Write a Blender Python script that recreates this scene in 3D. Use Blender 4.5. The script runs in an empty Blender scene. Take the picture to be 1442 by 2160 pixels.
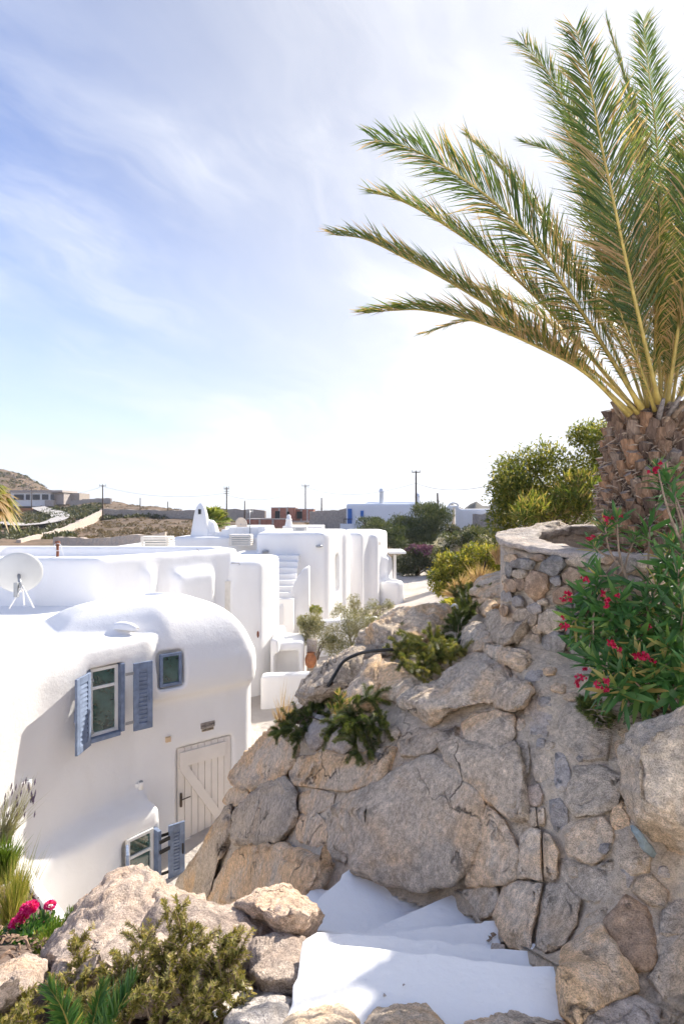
import bpy, bmesh, math, random
import numpy as np
from mathutils import Vector, Matrix
scene = bpy.context.scene
R = math.radians

# ------------------------------------------------------------------ camera, sky, sun, exposure
# the camera stands at the origin, 1.7 m above the top stair; +Y is the view direction
FPX, CX, CY = 1200.0, 721.0, 1083.0          # focal length and principal point, in photograph pixels
cam = bpy.data.cameras.new('camera')
cam.sensor_fit = 'VERTICAL'; cam.sensor_height = 36.0
cam.lens = 36.0 * FPX / 2160.0
cam.shift_y = (CY - 1080.0) / 2160.0
cam.clip_start = 0.05; cam.clip_end = 60000
cam_o = bpy.data.objects.new('camera', cam)
scene.collection.objects.link(cam_o)
cam_o.rotation_euler = (R(90), 0, 0)
scene.camera = cam_o

SUN_AZ, SUN_EL = R(38), R(36)                # azimuth measured from the view direction towards the right
SUN_DIR = Vector((math.sin(SUN_AZ)*math.cos(SUN_EL), math.cos(SUN_AZ)*math.cos(SUN_EL), math.sin(SUN_EL)))
sun = bpy.data.lights.new('sun', 'SUN')
sun.energy = 3.0; sun.angle = R(0.6); sun.color = (1.0, 0.93, 0.83)
sun_o = bpy.data.objects.new('sun', sun); scene.collection.objects.link(sun_o)
sun_o.rotation_euler = (-SUN_DIR).to_track_quat('-Z', 'Y').to_euler()

world = bpy.data.worlds.new('World'); scene.world = world
world.use_nodes = True
def build_world():
    nt = world.node_tree; N = nt.nodes; L = nt.links
    N.clear()
    out = N.new('ShaderNodeOutputWorld'); bg = N.new('ShaderNodeBackground')
    bg.inputs['Strength'].default_value = 0.125
    sky = N.new('ShaderNodeTexSky'); sky.sky_type = 'NISHITA'; sky.sun_disc = False
    sky.sun_elevation = SUN_EL; sky.sun_rotation = SUN_AZ
    sky.air_density = 1.0; sky.dust_density = 0.6; sky.ozone_density = 2.0; sky.altitude = 30
    tc = N.new('ShaderNodeTexCoord')
    def m(op, a, b=None, c=None, clamp=False):
        n = N.new('ShaderNodeMath'); n.operation = op; n.use_clamp = clamp
        for i, v in enumerate((a, b, c)):
            if v is None: continue
            if isinstance(v, (int, float)): n.inputs[i].default_value = v
            else: L.new(v, n.inputs[i])
        return n.outputs[0]
    sep = N.new('ShaderNodeSeparateXYZ'); L.new(tc.outputs['Generated'], sep.inputs[0])
    x, y, z = sep.outputs
    zz = m('ADD', m('MAXIMUM', z, 0.0), 0.16)
    u = m('DIVIDE', x, zz); v = m('DIVIDE', y, zz)           # a flat cirrus layer seen in perspective
    comb = N.new('ShaderNodeCombineXYZ'); L.new(u, comb.inputs[0]); L.new(v, comb.inputs[1])
    wn = N.new('ShaderNodeTexNoise'); wn.inputs['Scale'].default_value = 1.1; wn.inputs['Detail'].default_value = 3; L.new(comb.outputs[0], wn.inputs['Vector'])
    ws = N.new('ShaderNodeVectorMath'); ws.operation = 'MULTIPLY_ADD'; L.new(wn.outputs['Color'], ws.inputs[0]); ws.inputs[1].default_value = (.75, .75, 0); L.new(comb.outputs[0], ws.inputs[2])
    warped = ws.outputs[0]
    def noise(scale, sx, sy, rot, detail, rough, dist=0.0, off=(0, 0, 0)):
        mp = N.new('ShaderNodeMapping'); mp.vector_type = 'TEXTURE'; mp.inputs['Rotation'].default_value = (0, 0, R(rot))
        mp.inputs['Scale'].default_value = (1/sx, 1/sy, 1); mp.inputs['Location'].default_value = off
        L.new(warped, mp.inputs[0])
        n = N.new('ShaderNodeTexNoise'); n.inputs['Scale'].default_value = scale
        n.inputs['Detail'].default_value = detail; n.inputs['Roughness'].default_value = rough
        n.inputs['Distortion'].default_value = dist
        L.new(mp.outputs[0], n.inputs['Vector']); return n.outputs['Fac']
    def ramp(f, a, b):
        n = N.new('ShaderNodeMapRange'); n.interpolation_type = 'SMOOTHSTEP'
        n.inputs['From Min'].default_value = a; n.inputs['From Max'].default_value = b
        L.new(f, n.inputs['Value']); return n.outputs[0]
    big = ramp(noise(0.9, 1.0, 0.7, 10, 4, 0.5, 0.2, (7.7, 2.9, 0)), 0.40, 0.64)
    streak = ramp(noise(2.0, 1.0, 0.30, -22, 9, 0.62, 0.3, (2.9, 7.7, 0)), 0.36, 0.72)
    fine = ramp(noise(7.0, 1.0, 0.30, -35, 8, 0.65, 0.4), 0.35, 0.75)
    wisp = m('MULTIPLY', m('ADD', m('MULTIPLY', streak, 0.80), m('MULTIPLY', fine, 0.30)), m('ADD', m('MULTIPLY', big, 0.85), 0.22))
    # the thin veil scatters forward: it shines towards the sun, and thickens with slant towards the horizon
    vm = N.new('ShaderNodeVectorMath'); vm.operation = 'DOT_PRODUCT'
    L.new(tc.outputs['Generated'], vm.inputs[0]); vm.inputs[1].default_value = SUN_DIR
    cosang = vm.outputs['Value']
    glow = m('POWER', ramp(cosang, 0.42, 1.0), 1.3)
    low = m('POWER', m('SUBTRACT', 1.0, m('MINIMUM', m('MULTIPLY', m('MAXIMUM', z, 0.0), 1.5), 1.0)), 2.0)
    veil = m('ADD', m('ADD', m('ADD', m('MULTIPLY', wisp, 0.62), 0.06), m('MULTIPLY', glow, 0.54)), m('MULTIPLY', low, 0.66), clamp=True)
    veil = m('MINIMUM', veil, 0.97)
    cloud = N.new('ShaderNodeMix'); cloud.data_type = 'RGBA'
    L.new(glow, cloud.inputs['Factor'])
    cloud.inputs[6].default_value = (2.55, 2.66, 2.92, 1)
    cloud.inputs[7].default_value = (2.75, 2.78, 2.9, 1)
    hs = N.new('ShaderNodeMix'); hs.data_type = 'RGBA'; hs.blend_type = 'MULTIPLY'; hs.inputs['Factor'].default_value = 1
    L.new(sky.outputs[0], hs.inputs[6])
    dim = N.new('ShaderNodeMix'); dim.data_type = 'RGBA'; L.new(ramp(cosang, 0.3, 0.95), dim.inputs['Factor'])
    dim.inputs[6].default_value = (.47, .50, .65, 1); dim.inputs[7].default_value = (.21, .22, .275, 1); L.new(dim.outputs[2], hs.inputs[7])
    mix = N.new('ShaderNodeMix'); mix.data_type = 'RGBA'
    L.new(veil, mix.inputs['Factor']); L.new(hs.outputs[2], mix.inputs[6]); L.new(cloud.outputs[2], mix.inputs[7])
    L.new(mix.outputs[2], bg.inputs['Color']); L.new(bg.outputs[0], out.inputs[0])
build_world()
vs = scene.view_settings
vs.view_transform = 'Standard'; vs.look = 'None'; vs.exposure = 1.66; vs.gamma = 1.0; vs.use_curve_mapping = False
cy = scene.cycles
cy.use_denoising = True; cy.use_adaptive_sampling = True; cy.adaptive_threshold = .03; cy.max_bounces = 8; cy.diffuse_bounces = 6; cy.transmission_bounces = 4; cy.volume_bounces = 0; cy.transparent_max_bounces = 8
cy.caustics_reflective = False; cy.caustics_refractive = False

# ------------------------------------------------------------------ helpers
rng = np.random.default_rng(7); random.seed(7)
COL = scene.collection.objects
def P(px, py, d):
    """point at view depth d (metres) that the photograph shows at pixel px, py"""
    return Vector(((px-CX)/FPX*d, d, (CY-py)/FPX*d))
def PZ(px, py, z):
    return P(px, py, z*FPX/(CY-py))
def tag(o, label=None, cat=None, group=None, kind=None):
    if label: o['label'] = label
    if cat: o['category'] = cat
    if group: o['group'] = group
    if kind: o['kind'] = kind
    return o
def empty(name, loc=(0, 0, 0)):
    o = bpy.data.objects.new(name, None); COL.link(o); o.location = loc; o.empty_display_size = .1
    return o
def obj(name, verts, faces, mat, parent=None, smooth=True, attr=None):
    me = bpy.data.meshes.new(name)
    verts = np.asarray(verts, dtype=np.float64).reshape(-1, 3)
    if isinstance(faces, np.ndarray):
        nf, k = faces.shape
        me.vertices.add(len(verts)); me.vertices.foreach_set('co', verts.ravel())
        me.loops.add(nf*k); me.loops.foreach_set('vertex_index', faces.astype(np.int32).ravel())
        me.polygons.add(nf); me.polygons.foreach_set('loop_start', np.arange(0, nf*k, k, dtype=np.int32))
        me.polygons.foreach_set('loop_total', np.full(nf, k, dtype=np.int32))
        me.update(calc_edges=True); me.validate()
    else:
        me.from_pydata([tuple(v) for v in verts], [], [tuple(f) for f in faces]); me.update()
    if smooth: me.polygons.foreach_set('use_smooth', np.ones(len(me.polygons), dtype=bool))
    if attr is not None:
        a = me.attributes.new('tone', 'FLOAT', 'POINT'); a.data.foreach_set('value', np.asarray(attr, dtype=np.float32))
    if mat is not None: me.materials.append(mat)
    o = bpy.data.objects.new(name, me); COL.link(o)
    if parent is not None:
        o.parent = parent
        o.matrix_parent_inverse = Matrix.Translation(-Vector(parent.location)) if parent.type == 'EMPTY' else Matrix()
    return o
def inst(src, parent, mat4, name=None):
    o = bpy.data.objects.new(name or src.name.split('.')[0], src.data); COL.link(o)
    o.parent = parent
    if parent is not None and parent.type == 'EMPTY': o.matrix_parent_inverse = Matrix.Translation(-Vector(parent.location))
    o.matrix_basis = mat4
    return o
class MB:
    """collects boxes, prisms and tubes into one mesh"""
    def __init__(s): s.v = []; s.f = []
    def add(s, vs, fs):
        b = len(s.v); s.v += [tuple(v) for v in vs]; s.f += [tuple(i+b for i in f) for f in fs]; return s
    def box(s, x0, x1, y0, y1, z0, z1, M=None):
        vs = [Vector((x, y, z)) for z in (z0, z1) for y in (y0, y1) for x in (x0, x1)]
        if M is not None: vs = [M @ v for v in vs]
        return s.add(vs, [(0, 2, 3, 1), (4, 5, 7, 6), (0, 1, 5, 4), (2, 6, 7, 3), (0, 4, 6, 2), (1, 3, 7, 5)])
    def prism(s, poly, z0, z1):
        n = len(poly)
        vs = [(p[0], p[1], z0 if len(p) < 3 else z0) for p in poly] + [(p[0], p[1], z1 if len(p) < 3 else p[2]) for p in poly]
        return s.add(vs, [tuple(range(n-1, -1, -1)), tuple(range(n, 2*n))] + [(i, (i+1) % n, n+(i+1) % n, n+i) for i in range(n)])
    def tube(s, pts, r, n=8, cap=True):
        pts = [Vector(p) for p in pts]
        rs = r if isinstance(r, (list, tuple, np.ndarray)) else [r]*len(pts)
        rings = []; up = Vector((0.31, 0.17, 0.93))
        for i, p in enumerate(pts):
            t = (pts[min(i+1, len(pts)-1)] - pts[max(i-1, 0)])
            if t.length < 1e-9: t = Vector((0, 0, 1))
            t.normalize()
            a = t.cross(up)
            if a.length < 1e-3: a = t.cross(Vector((1, 0, 0)))
            a.normalize(); b = t.cross(a)
            rings.append([p + (a*math.cos(k*2*math.pi/n) + b*math.sin(k*2*math.pi/n))*rs[i] for k in range(n)])
        vs = [v for q in rings for v in q]
        fs = [(i*n+k, i*n+(k+1) % n, (i+1)*n+(k+1) % n, (i+1)*n+k) for i in range(len(pts)-1) for k in range(n)]
        if cap: fs += [tuple(range(n-1, -1, -1)), tuple(range((len(pts)-1)*n, len(pts)*n))]
        return s.add(vs, fs)
    def lathe(s, prof, c=(0, 0, 0), n=20, M=None):
        c = Vector(c); vs = []
        for r, z in prof:
            for k in range(n):
                p = Vector((r*math.cos(k*2*math.pi/n), r*math.sin(k*2*math.pi/n), z))
                vs.append(c + (M @ p if M is not None else p))
        m = len(prof)
        fs = [(i*n+k, i*n+(k+1) % n, (i+1)*n+(k+1) % n, (i+1)*n+k) for i in range(m-1) for k in range(n)]
        fs += [tuple(range(n-1, -1, -1)), tuple(range((m-1)*n, m*n))]
        return s.add(vs, fs)
    def build(s, name, mat, parent=None, smooth=False, bevel=0.0, seg=2):
        o = obj(name, s.v, s.f, mat, parent, smooth)
        if bevel > 0:
            b = o.modifiers.new('bevel', 'BEVEL'); b.width = bevel; b.segments = seg; b.limit_method = 'ANGLE'; b.angle_limit = R(35)
            o.data.polygons.foreach_set('use_smooth', np.ones(len(o.data.polygons), dtype=bool))
            w = o.modifiers.new('wn', 'WEIGHTED_NORMAL'); w.keep_sharp = True
        return o
def frame_to(o, axis_x, axis_z_hint=(0, 0, 1)):
    x = Vector(axis_x).normalized(); z = Vector(axis_z_hint)
    y = z.cross(x).normalized(); z = x.cross(y)
    M = Matrix((x, y, z)).transposed().to_4x4(); M.translation = Vector(o); return M
# value noise
def _h(i, j, k, s):
    n = (i*374761393 + j*668265263 + k*1274126177 + s*974634541) & 0xffffffff
    n = ((n ^ (n >> 13))*1274126177) & 0xffffffff
    n = ((n ^ (n >> 16))*2246822519) & 0xffffffff
    return (n & 0xffffff)/float(0xffffff)*2-1
def vnoise(p, s=0):
    p = np.asarray(p, dtype=np.float64); f = np.floor(p); t = p-f; t = t*t*t*(t*(t*6-15)+10)
    i = f.astype(np.int64); r = 0
    for a in (0, 1):
        for b in (0, 1):
            for c in (0, 1):
                w = (t[:, 0] if a else 1-t[:, 0])*(t[:, 1] if b else 1-t[:, 1])*(t[:, 2] if c else 1-t[:, 2])
                r = r + w*_h(i[:, 0]+a, i[:, 1]+b, i[:, 2]+c, s)
    return r
def fbm(p, octs=4, s=0, gain=.5):
    r = 0; a = 1.0; q = np.asarray(p, dtype=np.float64)
    for o in range(octs):
        r = r + a*vnoise(q, s+o*17); a *= gain; q = q*2.03+5.1
    return r
def catmull(pts, n):
    pts = [Vector(p) for p in pts]; q = [2*pts[0]-pts[1]] + pts + [2*pts[-1]-pts[-2]]
    out = []
    m = len(pts)-1
    for k in range(n):
        t = k/(n-1)*m; i = min(int(t), m-1); t -= i
        a, b, c, d = q[i:i+4]
        out.append(0.5*((2*b) + (c-a)*t + (2*a-5*b+4*c-d)*t*t + (3*b-a-3*c+d)*t*t*t))
    return out
class RBF:
    """smooth interpolation of scattered values"""
    def __init__(s, xy, val, smooth=0.0):
        s.x = np.asarray(xy, float); n = len(s.x)
        A = np.zeros((n+3, n+3)); d = np.linalg.norm(s.x[:, None]-s.x[None], axis=2)
        A[:n, :n] = d + np.eye(n)*smooth; A[:n, n] = 1; A[:n, n+1:] = s.x; A[n, :n] = 1; A[n+1:, :n] = s.x.T
        s.w = np.linalg.solve(A, np.concatenate([np.asarray(val, float), np.zeros(3)]))
    def __call__(s, q):
        q = np.atleast_2d(np.asarray(q, float)); d = np.linalg.norm(q[:, None]-s.x[None], axis=2); n = len(s.x)
        return d @ s.w[:n] + s.w[n] + q @ s.w[n+1:]
# ------------------------------------------------------------------ materials
class NT:
    def __init__(s, name):
        s.m = bpy.data.materials.new(name); s.m.use_nodes = True
        s.t = s.m.node_tree; s.N = s.t.nodes; s.L = s.t.links
        s.b = s.N['Principled BSDF']; s.out = s.N['Material Output']
        s.pos = s.N.new('ShaderNodeNewGeometry').outputs['Position']
    def noise(s, scale, detail=5, rough=.55, dist=0, vec=None, stretch=None, rot=None):
        v = vec or s.pos
        if stretch or rot:
            mp = s.N.new('ShaderNodeMapping')
            if stretch: mp.inputs['Scale'].default_value = stretch
            if rot: mp.inputs['Rotation'].default_value = [R(a) for a in rot]
            s.L.new(v, mp.inputs[0]); v = mp.outputs[0]
        n = s.N.new('ShaderNodeTexNoise'); s.L.new(v, n.inputs['Vector'])
        n.inputs['Scale'].default_value = scale; n.inputs['Detail'].default_value = detail
        n.inputs['Roughness'].default_value = rough; n.inputs['Distortion'].default_value = dist
        return n.outputs['Fac']
    def vor(s, scale, feat='DISTANCE_TO_EDGE', vec=None, rand=1.0):
        n = s.N.new('ShaderNodeTexVoronoi'); n.feature = feat; n.inputs['Scale'].default_value = scale
        n.inputs['Randomness'].default_value = rand
        s.L.new(vec or s.pos, n.inputs['Vector']); return n.outputs[0]
    def rng(s, f, a, b, c=0.0, d=1.0):
        n = s.N.new('ShaderNodeMapRange'); n.interpolation_type = 'SMOOTHSTEP'
        for k, v in zip(('From Min', 'From Max', 'To Min', 'To Max'), (a, b, c, d)): n.inputs[k].default_value = v
        s.L.new(f, n.inputs['Value']); return n.outputs[0]
    def ramp(s, f, stops):
        n = s.N.new('ShaderNodeValToRGB'); e = n.color_ramp.elements
        while len(e) < len(stops): e.new(0.5)
        for q, (p, c) in zip(e, stops): q.position = p; q.color = (*c, 1)
        s.L.new(f, n.inputs[0]); return n.outputs[0]
    def mix(s, f, a, b, mode='MIX'):
        n = s.N.new('ShaderNodeMix'); n.data_type = 'RGBA'; n.blend_type = mode
        for sock, v in ((n.inputs['Factor'], f), (n.inputs[6], a), (n.inputs[7], b)):
            if isinstance(v, (int, float)): sock.default_value = v
            elif isinstance(v, tuple): sock.default_value = (*v, 1)
            else: s.L.new(v, sock)
        return n.outputs[2]
    def math(s, op, a, b=0.0):
        n = s.N.new('ShaderNodeMath'); n.operation = op
        for i, v in enumerate((a, b)):
            if isinstance(v, (int, float)): n.inputs[i].default_value = v
            else: s.L.new(v, n.inputs[i])
        return n.outputs[0]
    def attr(s, name='tone'):
        n = s.N.new('ShaderNodeAttribute'); n.attribute_name = name; return n.outputs['Fac']
    def rand(s):
        return s.N.new('ShaderNodeObjectInfo').outputs['Random']
    def col(s, c):
        if isinstance(c, tuple): s.b.inputs['Base Color'].default_value = (*c, 1)
        else: s.L.new(c, s.b.inputs['Base Color'])
    def bump(s, h, strength=.5, dist=.02, prev=None):
        n = s.N.new('ShaderNodeBump'); n.inputs['Strength'].default_value = strength; n.inputs['Distance'].default_value = dist
        s.L.new(h, n.inputs['Height'])
        if prev is not None: s.L.new(prev, n.inputs['Normal'])
        s.L.new(n.outputs[0], s.b.inputs['Normal']); return n.outputs[0]
    def rough(s, v, spec=.3):
        s.b.inputs['Roughness'].default_value = v; s.b.inputs['Specular IOR Level'].default_value = spec

def plain(name, c, rough=.7, metal=0, spec=.4, vary=0.0, vs=6, bump=0, bs=40):
    n = NT(name)
    if vary: n.col(n.mix(n.rng(n.noise(vs, 6, .6), .3, .7), tuple(max(0, x*(1-vary)) for x in c), tuple(min(1, x*(1+vary)) for x in c)))
    else: n.col(c)
    n.rough(rough, spec); n.b.inputs['Metallic'].default_value = metal
    if bump: n.bump(n.noise(bs, 4, .6), bump, .01)
    return n.m
def rock_mat(name, base, tan, dark, tan_amt=.5, speck=1.0, crack=.8):
    n = NT(name)
    big = n.noise(1.7, 6, .6, .6); mid = n.noise(3.2, 7, .68, .5); fine = n.noise(60, 3, .7); sp = n.noise(170, 2, .6)
    c = n.mix(n.rng(mid, .35, .7), dark, base)
    r = n.N.new('ShaderNodeObjectInfo').outputs['Random']
    t = n.math('MULTIPLY', n.rng(n.math('ADD', big, n.math('MULTIPLY', n.math('SUBTRACT', r, .5), .18)), .44, .64), tan_amt)
    c = n.mix(t, c, tan)
    lich = n.rng(n.noise(11, 7, .72, .3), .56, .68)
    c = n.mix(n.math('MULTIPLY', lich, .45), c, tuple(x*1.45 for x in base))
    dk = n.rng(n.noise(2.2, 8, .72, 1.0), .54, .68)
    c = n.mix(n.math('MULTIPLY', dk, .34), c, tuple(x*.6 for x in dark))
    f = n.rng(n.noise(26, 5, .7), .3, .7, 1-.30*speck, 1+.26*speck)
    s2 = n.rng(sp, .32, .62, 1-.30*speck, 1+.18*speck)
    g = n.math('MULTIPLY', f, s2)
    g = n.math('MULTIPLY', g, n.rng(r, 0, 1, .86, 1.12))
    comb = n.N.new('ShaderNodeCombineColor')
    for i in range(3): n.L.new(g, comb.inputs[i])
    c = n.mix(1.0, c, comb.outputs[0], 'MULTIPLY')
    # cracks: long, thin, wandering
    warp = n.N.new('ShaderNodeMapping'); 
    va = n.N.new('ShaderNodeVectorMath'); va.operation = 'ADD'
    nz = n.N.new('ShaderNodeTexNoise'); nz.inputs['Scale'].default_value = 2.6; nz.inputs['Detail'].default_value = 6; n.L.new(n.pos, nz.inputs['Vector'])
    vsx = n.N.new('ShaderNodeVectorMath'); vsx.operation = 'SCALE'; vsx.inputs['Scale'].default_value = .7
    n.L.new(nz.outputs['Color'], vsx.inputs[0]); n.L.new(n.pos, va.inputs[0]); n.L.new(vsx.outputs[0], va.inputs[1])
    n.L.new(va.outputs[0], warp.inputs[0]); warp.inputs['Scale'].default_value = (1, 1, 1.6); warp.inputs['Rotation'].default_value = (R(20), R(35), R(10))
    ck = n.vor(1.35, vec=warp.outputs[0])
    gate = n.rng(n.noise(1.3, 3, .5), .49, .60)
    line = n.math('MULTIPLY', n.rng(ck, .0, .022, 1, 0), gate)
    c = n.mix(n.math('MULTIPLY', line, .9*crack), c, (.03, .026, .023))
    n.col(c); n.rough(.92, .15)
    lay = n.noise(9, 6, .7, .5, stretch=(.7, .7, 2.6), rot=(25, 20, 0))
    h = n.math('ADD', n.math('MULTIPLY', lay, 1.0), n.math('MULTIPLY', n.noise(24, 6, .7), .55))
    h = n.math('SUBTRACT', h, n.math('MULTIPLY', line, 1.6*crack))
    b = n.bump(h, .75, .05)
    n.bump(n.math('ADD', fine, sp), .42, .008, b)
    return n.m
def plaster_mat(name, c=(.85, .84, .83), dirt=.12, bump=.20, ds=(1, 1, .35)):
    n = NT(name)
    st = n.rng(n.noise(1.1, 7, .62, .3, stretch=ds), .42, .75)
    col = n.mix(n.math('MULTIPLY', st, dirt), c, (.60, .555, .50))
    sp = n.rng(n.noise(30, 4, .7), .62, .76)
    col = n.mix(n.math('MULTIPLY', sp, dirt*.9), col, (.42, .38, .34))
    n.col(col); n.rough(.85, .2)
    h = n.math('ADD', n.noise(3.0, 5, .55), n.math('MULTIPLY', n.noise(22, 5, .6), .30))
    n.bump(h, bump, .06)
    return n.m
def leaf_mat(name, stops, trans=.35, rough=.5, gloss=.35):
    """stops colour the leaf by its own tone (young green to dry)"""
    n = NT(name)
    c = n.ramp(n.attr(), stops)
    n.col(c); n.rough(rough, gloss)
    tr = n.N.new('ShaderNodeBsdfTranslucent')
    c2 = n.mix(1.0, c, (1.5, 1.45, .75), 'MULTIPLY'); n.L.new(c2, tr.inputs[0])
    mx = n.N.new('ShaderNodeMixShader'); mx.inputs[0].default_value = trans
    n.L.new(n.b.outputs[0], mx.inputs[1]); n.L.new(tr.outputs[0], mx.inputs[2]); n.L.new(mx.outputs[0], n.out.inputs[0])
    return n.m
M = {}
M['rock'] = rock_mat('granite', (.68, .56, .43), (.70, .47, .27), (.52, .425, .33), .95)
M['rock_warm'] = rock_mat('sunny_granite', (.55, .45, .37), (.60, .42, .29), (.40, .315, .26), .7)
M['rock_grey'] = rock_mat('grey_granite', (.67, .565, .45), (.69, .49, .31), (.49, .415, .335), .85, 1.0)
M['stone_orange'] = rock_mat('orange_stone', (.48, .36, .26), (.50, .32, .19), (.30, .22, .165), .8, .9, .3)
M['stone_grey'] = rock_mat('planter_stone', (.40, .375, .345), (.46, .35, .26), (.22, .21, .205), .4, .9, .4)
M['stone_pale'] = rock_mat('pale_stone', (.50, .455, .42), (.52, .40, .30), (.34, .31, .29), .4, .8, .3)
M['mortar'] = rock_mat('mortar', (.69, .58, .45), (.69, .51, .345), (.57, .475, .375), .6, .6, .25)
M['plaster'] = plaster_mat('white_plaster', dirt=.17)
M['plaster_far'] = plaster_mat('white_plaster_far', dirt=.2, bump=.15)
M['stair_white'] = plaster_mat('painted_stair', (.86, .86, .86), .22, .35, (1, 1, 1))
M['blue_house'] = plaster_mat('blue_white_plaster', (.70, .74, .80), .06, .1)
M['blue'] = plain('blue_paint', (.185, .235, .34), .55, vary=.2, vs=9)
M['blue_deep'] = plain('deep_blue_paint', (.03, .13, .42), .5)
M['white_paint'] = plain('white_paint', (.80, .79, .77), .45, vary=.03)
M['door_white'] = plain('door_white', (.80, .745, .68), .5, vary=.04, vs=3)
M['iron'] = plain('black_iron', (.015, .015, .016), .5)
M['brass'] = plain('brown_metal', (.11, .085, .065), .45, .6)
M['beige'] = plain('beige_plastic', (.70, .52, .33), .5)
M['glass'] = plain('window_glass', (.035, .095, .085), .07, spec=.8, vary=.45, vs=5)
M['glass'].node_tree.nodes['Principled BSDF'].inputs['IOR'].default_value = 1.9
M['glass_dark'] = plain('far_glass', (.05, .065, .085), .12, spec=.6)
M['dish'] = plain('dish_grey', (.60, .60, .58), .45, vary=.05, vs=2)
M['steel'] = plain('grey_steel', (.34, .35, .36), .4, .3)
M['rust'] = plain('rust', (.20, .075, .04), .85, vary=.4, vs=30)
M['hose'] = plain('black_hose', (.018, .018, .018), .5)
M['wood_pole'] = plain('pole_wood', (.10, .075, .06), .85, vary=.25, vs=4)
M['wire'] = plain('wire', (.12, .12, .13), .6)
M['slat'] = plain('slat_white', (.72, .68, .61), .7, vary=.08, vs=8)
M['terracotta'] = plain('terracotta', (.42, .17, .075), .75, vary=.22, vs=9, bump=.2)
M['brick'] = plain('brick', (.40, .175, .125), .9, vary=.18, vs=2.0)
M['concrete'] = plain('concrete', (.42, .37, .34), .9, vary=.15, vs=2)
M['bark'] = plain('bark', (.13, .095, .07), .9, vary=.35, vs=20, bump=.5)
M['twig'] = plain('twig', (.26, .19, .135), .9, vary=.3, vs=30)
M['soil'] = plain('soil', (.15, .105, .08), .95, vary=.35, vs=25, bump=.9, bs=60)
M['mulch'] = plain('mulch', (.24, .155, .105), .9, vary=.45, vs=40)
M['pav'] = plaster_mat('pale_paving', (.62, .56, .50), .35, .2, (1, 1, 1))
M['drystone'] = rock_mat('drystone', (.56, .49, .42), (.56, .44, .33), (.38, .34, .31), .5, .6, .2)
M['sea'] = plain('sea_water', (.05, .12, .20), .25, spec=.5)
M['island'] = plain('island_scrub', (.13, .12, .10), .95, vary=.2, vs=.01)
M['road'] = plain('concrete_road', (.46, .43, .40), .9, vary=.12, vs=.5)
G3 = lambda a, b, c, d: [(0.0, a), (.4, b), (.75, c), (1.0, d)]
M['palm'] = leaf_mat('palm_leaf', [(0, (.05, .095, .03)), (.35, (.10, .155, .04)), (.6, (.22, .215, .06)), (.8, (.46, .30, .16)), (1, (.55, .37, .23))], .56, .40, .45)
M['palm_stalk'] = plain('palm_stalk', (.42, .31, .085), .5, vary=.25, vs=9)
def boot_mat():
    n = NT('palm_boot'); c = n.ramp(n.rand(), [(0, (.12, .085, .07)), (.35, (.22, .145, .10)), (.7, (.32, .185, .11)), (1, (.25, .20, .165))])
    st = n.rng(n.noise(60, 5, .7, 0, stretch=(1, 1, .15)), .3, .7, .55, 1.25); k = n.N.new('ShaderNodeCombineColor')
    for i in range(3): n.L.new(st, k.inputs[i])
    n.col(n.mix(1.0, c, k.outputs[0], 'MULTIPLY')); n.rough(.85, .2); n.bump(n.noise(70, 5, .7, 0, stretch=(1, 1, .15)), .7, .012); return n.m
M['boot'] = boot_mat()
M['boot_cut'] = plain('palm_boot_cut', (.24, .21, .195), .9, vary=.35, vs=35, bump=.6, bs=90)
M['fibre'] = plain('palm_fibre', (.085, .062, .05), .95, vary=.4, vs=30, bump=.8, bs=60)
M['oleander'] = leaf_mat('oleander_leaf', G3((.04, .115, .036), (.075, .185, .05), (.19, .28, .075), (.48, .36, .13)), .38, .42, .5)
M['oleander_far'] = leaf_mat('oleander_far_leaf', G3((.05, .085, .022), (.11, .15, .03), (.25, .25, .05), (.34, .25, .10)), .4)
M['petal'] = leaf_mat('red_petal', G3((.30, .008, .04), (.40, .012, .06), (.50, .03, .10), (.58, .1, .18)), .35, .6, .2)
M['pink'] = leaf_mat('pink_petal', G3((.66, .015, .24), (.75, .03, .32), (.80, .08, .42), (.85, .2, .5)), .35, .6, .2)
M['whiteflower'] = leaf_mat('white_petal', G3((.60, .55, .48), (.72, .66, .6), (.78, .74, .7), (.8, .6, .6)), .3, .6, .2)
M['purple'] = leaf_mat('purple_petal', G3((.13, .055, .11), (.20, .085, .16), (.28, .13, .22), (.36, .2, .3)), .25, .6, .2)
M['rosemary'] = leaf_mat('rosemary_needle', G3((.11, .12, .030), (.25, .235, .065), (.40, .34, .12), (.44, .32, .16)), .3)
M['trailing'] = leaf_mat('trailing_needle', G3((.045, .075, .024), (.085, .12, .032), (.21, .215, .06), (.32, .27, .09)), .32)
M['shrub'] = leaf_mat('shrub_leaf', G3((.06, .09, .022), (.135, .165, .036), (.27, .26, .055), (.38, .32, .1)), .45, .5, .35)
M['shrub_yel'] = leaf_mat('shrub_yellow_leaf', G3((.09, .125, .022), (.20, .215, .036), (.35, .31, .055), (.42, .33, .08)), .45)
M['pine'] = leaf_mat('pine_needle', G3((.042, .066, .03), (.085, .112, .045), (.15, .165, .06), (.20, .19, .08)), .2)
M['olive'] = leaf_mat('olive_leaf', G3((.13, .14, .075), (.25, .245, .13), (.37, .345, .19), (.42, .38, .25)), .25)
M['drygrass'] = leaf_mat('dry_grass', G3((.36, .24, .12), (.48, .33, .18), (.58, .43, .27), (.62, .47, .3)), .3)
M['grass'] = leaf_mat('feather_grass', G3((.08, .16, .02), (.17, .24, .035), (.40, .36, .11), (.55, .46, .2)), .35)
M['lavender'] = leaf_mat('lavender', G3((.26, .26, .17), (.35, .34, .22), (.3, .26, .28), (.2, .16, .22)), .25)
M['scrub'] = leaf_mat('dark_scrub', G3((.035, .05, .028), (.07, .085, .042), (.13, .13, .06), (.2, .17, .09)), .2)
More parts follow.
